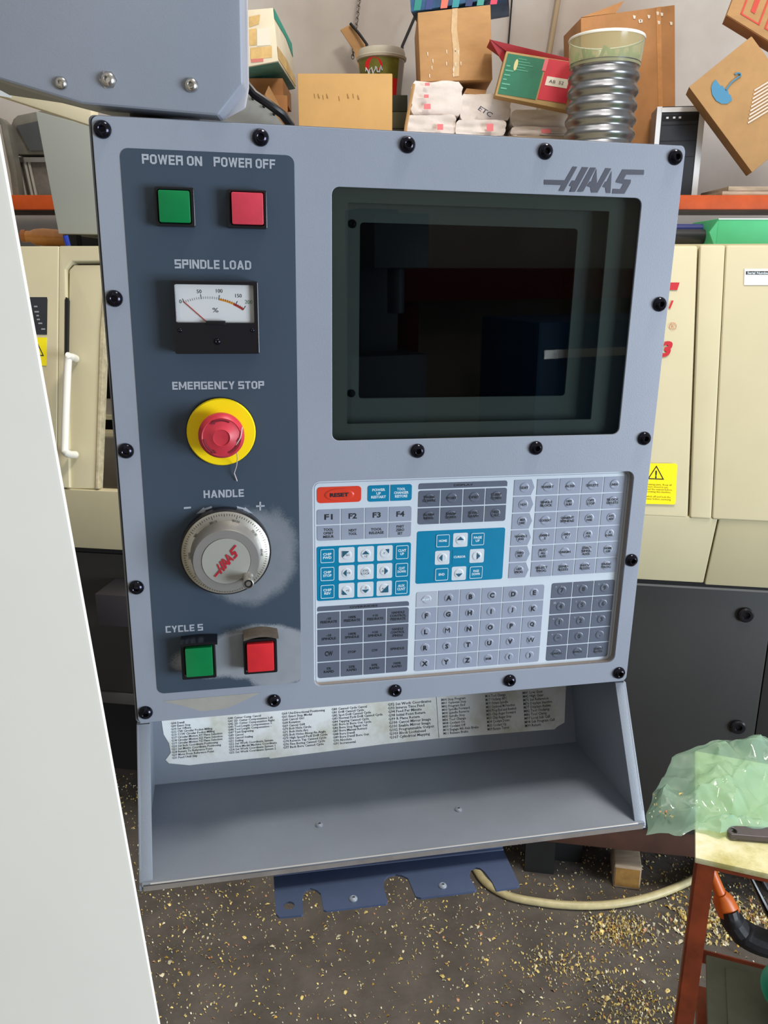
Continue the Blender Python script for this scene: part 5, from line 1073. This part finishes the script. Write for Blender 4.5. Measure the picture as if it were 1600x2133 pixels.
# added black block, painting the shade in the gap under the grey cabinet
t, _, _ = boxthing('dark_gap_block', 'black block added for the shaded gap under the grey cabinet', 'tray', ([at(118, 492, 2.62), at(330, 492, 2.62), Vector((at(330, 492, 2.62).x, 2.62, RZ+.001)), Vector((at(118, 492, 2.62).x, 2.62, RZ+.001))], Vector((0, .1, 0))), BLACKM, 'gap_fill')

# ================================================================ FLOOR THINGS
hose = thing('cream_hose', 'cream air hose curving over the floor behind the tool bracket', 'hose', loc=tuple(atz(1200, 1890, 0)))
hpts = [(960,1770),(985,1800),(1012,1838),(1060,1866),(1130,1880),(1200,1886),(1270,1884),(1340,1872),(1400,1852),(1450,1828),(1520,1790)]
hp3 = smooth_path([atz(x, y, 0.011) for x, y in hpts], 5)
mb = MB(); mb.tube(hp3, .0105, 12); mb.build('hose_tube', M('cream_hose_rubber', (196, 184, 140), .45, 0, .12, 40), hose)
wk = thing('wood_block', 'squared wooden block standing on the floor under the lathe base', 'wood block', loc=tuple(atz(1305, 1852, 0)))
a_, b2 = atz(1276, 1848, 0), atz(1333, 1856, 0); hgt = 0.075
dv = (b2-a_); pv = Vector((-dv.y, dv.x, 0)).normalized()*.11
mb = MB(); mb.quadbox([a_, b2, b2+Vector((0, 0, hgt)), a_+Vector((0, 0, hgt))], pv); mb.build('timber_block', WOOD, wk, bevel=.006)
n_ = -pv.normalized(); mb = MB(); mb.quadbox([a_+dv*.06+n_*.001+Vector((0, 0, .008)), b2-dv*.06+n_*.001+Vector((0, 0, .008)), b2-dv*.06+n_*.001+Vector((0, 0, hgt-.01)), a_+dv*.06+n_*.001+Vector((0, 0, hgt-.01))], -n_*.002); mb.build('end_grain', WOODE, wk)
# brass chips
CHM = bpy.data.materials.new('brass_chips'); CHM.use_nodes = True; nt = CHM.node_tree; b_ = nt.nodes['Principled BSDF']
at_ = nt.nodes.new('ShaderNodeVertexColor'); at_.layer_name = 'tone'; nt.links.new(at_.outputs[0], b_.inputs['Base Color']); b_.inputs['Roughness'].default_value = .4
def chips(name, label, n, gen, s0, s1, z0=0.0, zs=.004):
    vs, fs, cs_ = [], [], []
    for k in range(n):
        x, y, sc = gen(); s_ = random.uniform(s0, s1)*sc*(1.0 if random.random() < .93 else 1.8); a = random.uniform(0, PI); asp = random.uniform(.25, .7)
        c, sn_ = math.cos(a), math.sin(a); zb_ = z0+random.uniform(.0005, .0015); i = len(vs)
        p4 = [(-1, -asp, 0), (.1, -asp*1.2, random.uniform(.2, .9)), (1, -asp*.4, random.uniform(0, .3)), (.9, asp, random.uniform(0, .5)), (-.1, asp*1.1, random.uniform(.3, 1)), (-.9, asp*.6, 0)]
        for (px_, py_, pz_) in p4: vs.append((x+s_*(px_*c-py_*sn_), y+s_*(px_*sn_+py_*c), zb_+pz_*zs))
        fs += [(i, i+1, i+4, i+5), (i+1, i+2, i+3, i+4)]
        t_ = random.random(); base = (250, 224, 140) if t_ < .45 else ((248, 238, 202) if t_ < .78 else ((220, 178, 84) if t_ < .93 else (212, 150, 110)))
        sh__ = random.uniform(.7, 1.02); cs_ += [lin(tuple(v*sh__ for v in base))]*8
    me = bpy.data.meshes.new(name); me.from_pydata(vs, [], fs); ca = me.color_attributes.new('tone', 'FLOAT_COLOR', 'CORNER')
    flatc = [c for v in cs_ for c in v]; ca.data.foreach_set('color', flatc)
    o = link(name, me, CHM); setp(o, label, 'metal chips', None, 'stuff'); return o
def g_floor():
    while True:
        x = random.uniform(-1.1, 1.5); y = random.uniform(1.15, 2.35)
        if noise.noise(Vector((x*3, y*3, 0))) > random.uniform(-1.1, .5): return x, y, random.choice((.6, .8, 1, 1))
chips('brass_chips', 'golden machining chips scattered thinly over the dark workshop floor', 12000, g_floor, .0009, .0040)
pc = atz(1290, 1938, 0)
def g_pile():
    return pc.x+random.gauss(0, .04), pc.y+random.gauss(0, .03), random.choice((.8, 1, 1.2))
chips('chip_pile', 'denser patch of golden chips on the floor below the hose', 500, g_pile, .0012, .0036, zs=.008)
for lab_, (x_, y_), n_, sx_, sy_ in (('loose patch of golden chips on the floor below the tool bracket', (1185, 2010), 260, .075, .035), ('dense patch of golden chips on the floor beside the foot of the orange rack', (1320, 2100), 480, .06, .045)):
    pq = atz(x_, y_, 0); chips('chip_pile', lab_, n_, lambda: (pq.x+random.gauss(0, sx_), pq.y+random.gauss(0, sy_), 1), .0012, .0036, zs=.007)
p2 = atz(1490, 1925, 0)
def g_pile2(): return p2.x+random.gauss(0.05, .09), p2.y+random.gauss(0, .04), 1
chips('chip_pile', 'golden chips heaped on the floor inside the orange rack', 900, g_pile2, .002, .006, zs=.01)

# ================================================================ ORANGE RACK, RIGHT FOREGROUND
TZ = 0.76
T0, T1, T2 = atz(1456, 1786, TZ), atz(1437, 1690, TZ), atz(1600, 1818, TZ)
fx = (T2-T0).normalized(); fy = Vector((-fx.y, fx.x, 0))
RK = Frame((T0.x, T0.y, 0), fx, fy, (0, 0, 1))
rack = thing('orange_rack', 'orange angle iron rack with a stained cream top board at lower right', 'rack', loc=(T0.x, T0.y, 0))
TW, TD = .55, .30
STN = bpy.data.materials.new('stained_board'); STN.use_nodes = True; nt = STN.node_tree; b_ = nt.nodes['Principled BSDF']; tc = nt.nodes.new('ShaderNodeTexCoord'); nn = nt.nodes.new('ShaderNodeTexNoise'); nn.inputs['Scale'].default_value = 9; nn.inputs['Detail'].default_value = 9; nn.inputs['Roughness'].default_value = .7; nt.links.new(tc.outputs['Object'], nn.inputs['Vector'])
cr_ = nt.nodes.new('ShaderNodeValToRGB'); cr_.color_ramp.elements[0].position = .36; cr_.color_ramp.elements[0].color = lin((190, 182, 112)); cr_.color_ramp.elements[1].position = .62; cr_.color_ramp.elements[1].color = lin((244, 240, 222)); e_ = cr_.color_ramp.elements.new(.5); e_.color = lin((226, 222, 176)); nt.links.new(nn.outputs[0], cr_.inputs[0]); nt.links.new(cr_.outputs[0], b_.inputs['Base Color']); b_.inputs['Roughness'].default_value = .5
mb = MB(RK); mb.box(-.005, TW, -.002, TD, TZ-.010, TZ); mb.build('top_board', STN, rack, bevel=.002)
mb = MB(RK); mb.lathe([(.004, -.02), (.004, -.018)], c=(.02, TZ+.0), segs=10) if False else None
LW = .028
def angle_iron(x, y, sx, sy, z0, z1, name='leg'):
    mb = MB(RK); mb.box(min(x, x+sx*LW), max(x, x+sx*LW), min(y, y+sy*.003), max(y, y+sy*.003), z0, z1); mb.box(min(x, x+sx*.003), max(x, x+sx*.003), min(y, y+sy*LW), max(y, y+sy*LW), z0, z1); return mb.build(name, ORANGER, rack, smooth=False)
for x, y, sx, sy in ((-.002, .02, 1, 1), (TW-.02, .02, -1, 1), (.022, TD, 1, -1), (TW-.02, TD, -1, -1)): angle_iron(x, y, sx, sy, 0, TZ-.011)
LZ = .335
for y in (.03, TD-.01):
    mb = MB(RK); mb.box(.025, TW-.02, y, y+.003, LZ-.03, LZ); mb.build('cross_rail', ORANGER, rack)
    mb = MB(RK); mb.box(.0, TW-.02, y, y+.003, TZ-.04, TZ-.0105); mb.build('cross_rail', ORANGER, rack)
for x in (.045, TW-.02):
    mb = MB(RK); mb.box(x-.003, x, .02, TD, LZ-.03, LZ); mb.build('side_rail', ORANGER, rack)
mb = MB(RK)
mb.box(.045, TW-.03, .0, .2, LZ-.006, LZ)
mb.build('lower_shelf', ORANGER, rack)
mb = MB(RK); mb.quadbox([(.0, .022, LZ+.06), (.0, .022, LZ+.035), (.11, .022, .0), (.13, .022, .0)], (0, .003, 0)); mb.build('brace', ORANGER, rack)
# crate on the lower shelf
cx0 = .055; crt = thing('grey_crate', 'grey green plastic crate on the lower shelf of the orange rack', 'crate', loc=tuple(RK.w(.2, .2, LZ)))
GCR = M('grey_green_plastic', (112, 116, 102), .55, 0, .14, 14)
mb = MB(RK); mb.hexa([(cx0+.015, .01, LZ+.001), (.44, .01, LZ+.001), (.45, .0, LZ+.07), (cx0, .0, LZ+.07)], [(cx0+.015, .18, LZ+.001), (.44, .18, LZ+.001), (.45, .19, LZ+.07), (cx0, .19, LZ+.07)]); mb.build('crate_body', GCR, crt, bevel=.006)
mb = MB(RK); mb.box(cx0-.006, .456, -.006, .196, LZ+.068, LZ+.078); mb.box(cx0+.025, .42, .02, .175, LZ+.077, LZ+.083); mb.build('crate_lid', GCR, crt, bevel=.004)
gr = thing('green_bowl', 'dark green plastic bowl standing on the grey crate lid', 'bowl', loc=tuple(RK.w(.2, .12, LZ+.0835)))
o9 = RK.w(.21, .10, LZ+.0835); mb = MB(); mb.lathe([(.04, .0), (.062, .012), (.078, .045), (.084, .05), (.080, .046), (.06, .016), (.002, .006)], c=(o9.x, o9.y), segs=32, axis='z', cap=False)
for v in mb.v: v.z += o9.z
mb.build('bowl_shell', M('dark_green_plastic', (10, 92, 62), .4), gr)
# hanging black / orange tool
tl = thing('pipe_cutter', 'orange tool with a curved black rubber grip hanging under the rack top', 'hand tool', loc=tuple(at(1480, 1800, T0.y+.06)))
YT = T0.y+.05
def ty(x, y, d=0): return at(x, y, YT+d)
mb = MB(); mb.tube([ty(1466, 1772, .03), ty(1484, 1822, .02), ty(1503, 1868, .01)], [.009, .009, .0095], 14); mb.build('orange_shaft', M('orange_shaft', (232, 112, 36), .4, 0, .06, 30), tl)
mb = MB(); mb.tube([ty(1500, 1860, .01), ty(1506, 1874, .01), ty(1518, 1900, .005)], [.0095, .0165, .018], 16); mb.build('orange_collar', MATS['orange_shaft'], tl, angle=.9)
mb = MB(); mb.tube(smooth_path([ty(1516, 1893, .005), ty(1524, 1915, .0), ty(1545, 1940, 0), ty(1580, 1960, -.01), ty(1630, 1972, -.02), ty(1700, 1975, -.03)], 4), [.019]*4+[.023]*4+[.026]*13, 14, flat=.8); mb.build('rubber_grip', M('black_rubber', (34, 34, 38), .55, 0, .1, 60, .3, 120), tl, angle=.5)
t9 = thing('black_pliers', 'black handled tool slanting down under the rack top at right edge', 'hand tool', loc=tuple(ty(1560, 1830, .12)))
mb = MB(); mb.tube([ty(1548, 1796, .14), ty(1575, 1850, .14), ty(1600, 1900, .12), ty(1630, 1945, .1)], [.006, .010, .014, .014], 10, flat=.5); mb.build('tool_handle', BLACKP, t9); mb = MB(); mb.tube([ty(1572, 1800, .16), ty(1600, 1850, .15), ty(1650, 1930, .14)], .008, 10, flat=.5); mb.build('tool_handle', M('dark_steel', (70, 72, 78), .4, .6), t9)
# wrench on the board
wr = thing('flat_wrench', 'flat dark grey wrench with a hole in its end on the rack top', 'wrench', loc=tuple(atz(1560, 1738, TZ)))
wq = [atz(*v, TZ+.012) for v in ((1518, 1723), (1524, 1719), (1700, 1727), (1700, 1752), (1524, 1738), (1517, 1733), (1515, 1728))]
fw = Frame((0, 0, 0), (1, 0, 0), (0, 0, 1), (0, 1, 0))
class Up:
    def w(s, u, y, z): return Vector((u, z, TZ+.012+y))
hc_ = atz(1529, 1729.5, TZ+.012)
plate('wrench_bar', [[(v.x, v.y) for v in wq], [(hc_.x+.004*math.cos(a), hc_.y+.006*math.sin(a)) for a in [2*PI*i/14 for i in range(14)]]], 0.0-.009, 0.0, M('phosphate_steel', (96, 90, 96), .35, .5, .1, 40), wr, .0012, frame=Up())
# crumpled green bag
bg = thing('plastic_bag', 'crumpled translucent green plastic bag spilling off the left of the rack top', 'plastic bag', loc=tuple(atz(1500, 1650, TZ)))
out = [(1350, 1685), (1356, 1640), (1366, 1608), (1392, 1580), (1402, 1545), (1440, 1538), (1500, 1526), (1535, 1529), (1550, 1534), (1620, 1530), (1700, 1535), (1760, 1600), (1760, 1700), (1650, 1712), (1590, 1718), (1540, 1716), (1500, 1724), (1470, 1716), (1448, 1712), (1425, 1716), (1400, 1700), (1375, 1692)]
cen = (1540, 1630); NR, NA = 60, 220
def outl(a):
    n = len(out); f_ = a*n; i = int(f_) % n; t_ = f_-int(f_); p0, p1 = out[i], out[(i+1) % n]; return (p0[0]+(p1[0]-p0[0])*t_, p0[1]+(p1[1]-p0[1])*t_)
def fold(x, y, ang, fr, ph, wob):
    t_ = (x*math.cos(ang)+y*math.sin(ang))*fr+ph+wob*noise.noise(Vector((x*5, y*5, ph))); t_ -= math.floor(t_); return abs(2*t_-1)
def bag_h(x, y):
    a_ = fold(x, y, .5, 6, .1, .9); b2 = fold(x, y, 1.9, 7, .3, .9); c_2 = fold(x, y, -.6, 9, .7, .8)
    return .042*max(a_*b2, .8*c_2*b2)+.016*fold(x, y, 1.2, 17, .2, 1.2)*fold(x, y, 2.7, 15, .6, 1.2)+.006*fold(x, y, .2, 42, .2, 1.5)*c_2
vs, fs = [], []
for i in range(NR+1):
    r_ = i/NR
    for k in range(NA):
        ox, oy = outl(k/NA); x = cen[0]+(ox-cen[0])*r_; y = cen[1]+(oy-cen[1])*r_
        p_ = atz(x, y, TZ+.02); loc = RK.l(p_)
        base = TZ+.003
        if loc.x < 0: base = TZ+.004+loc.x*.45
        h9 = bag_h(p_.x, p_.y)*min(1, (1-r_)*5+.25)
        q_ = p_.copy(); q_.z = base+h9
        q_.x += .006*noise.noise(Vector((p_.x*30, p_.y*30, 5))); q_.y += .008*noise.noise(Vector((p_.x*30, p_.y*30, 9)))
        vs.append(q_-bg.location)
for i in range(NR):
    for k in range(NA): fs.append((i*NA+k, i*NA+(k+1) % NA, (i+1)*NA+(k+1) % NA, (i+1)*NA+k))
me = bpy.data.meshes.new('bag_film'); me.from_pydata(vs, [], fs); finish(me, angle=.5)
BGM = bpy.data.materials.new('green_film'); BGM.use_nodes = True; film(BGM, (190, 230, 208), .58, .10, .45); link('bag_film', me, BGM, bg)
chv = chips('bag_chips', 'golden chips caught on the edge of the green plastic bag', 60, lambda: ((lambda p_: (p_.x, p_.y, 1))(atz(random.uniform(1352, 1450), random.uniform(1660, 1712), TZ+.0))), .0008, .002, z0=TZ+.005)

# ================================================================ BEHIND THE CAMERA, SEEN ONLY MIRRORED IN THE SCREEN
bcab = thing('blue_machine', 'large blue machine cabinet reflected at the right of the dark screen', 'machine', loc=(3.2, -4.0, 0))
mb = MB(); mb.box(2.9, 4.2, -4.3, -3.5, 0, 1.25); mb.build('cabinet_body', M('machine_blue', (30, 84, 130), .4), bcab, bevel=.02)
mb = MB(); mb.box(2.95, 4.1, -3.52, -3.49, 1.0, 1.06); mb.build('cabinet_rail', STEEL, bcab)
wpn = thing('white_pipework', 'white pipe bent at a right angle reflected in the dark screen', 'pipe', loc=(1.55, -4.2, 0))
mb = MB(); mb.tube([(1.5, -4.2, 0), (1.5, -4.2, 1.52), (1.5, -4.2, 2.1), (1.62, -4.2, 2.1)], .022, 10); mb.build('pipe', M('white_pipe', (240, 232, 226), .4), wpn)
mlm = thing('grey_milling_machine', 'dark milling machine reflected in the middle of the dark screen', 'machine', loc=(2.1, -4.3, 0))
mb = MB(); mb.box(1.75, 2.35, -4.6, -4.1, 0, 1.0); mb.box(1.9, 2.2, -4.6, -4.3, 1.0, 2.0); mb.box(1.85, 2.25, -4.4, -3.9, 1.6, 1.95); mb.tube([(2.05, -4.0, 1.6), (2.05, -4.0, 1.3)], .06, 14); mb.build('mill_body', M('mill_grey', (60, 74, 84), .5), mlm, bevel=.01)
rbn = thing('red_bench', 'dark red workbench reflected at the right edge of the dark screen', 'bench', loc=(4.4, -4.9, 0))
mb = MB(); mb.box(2.4, 5.2, -5.3, -4.7, 1.35, 1.6); mb.box(2.5, 2.6, -5.3, -4.8, 0, 1.35); mb.box(5.0, 5.1, -5.3, -4.8, 0, 1.35); mb.build('bench_frame', M('bench_red', (120, 36, 30), .6), rbn)
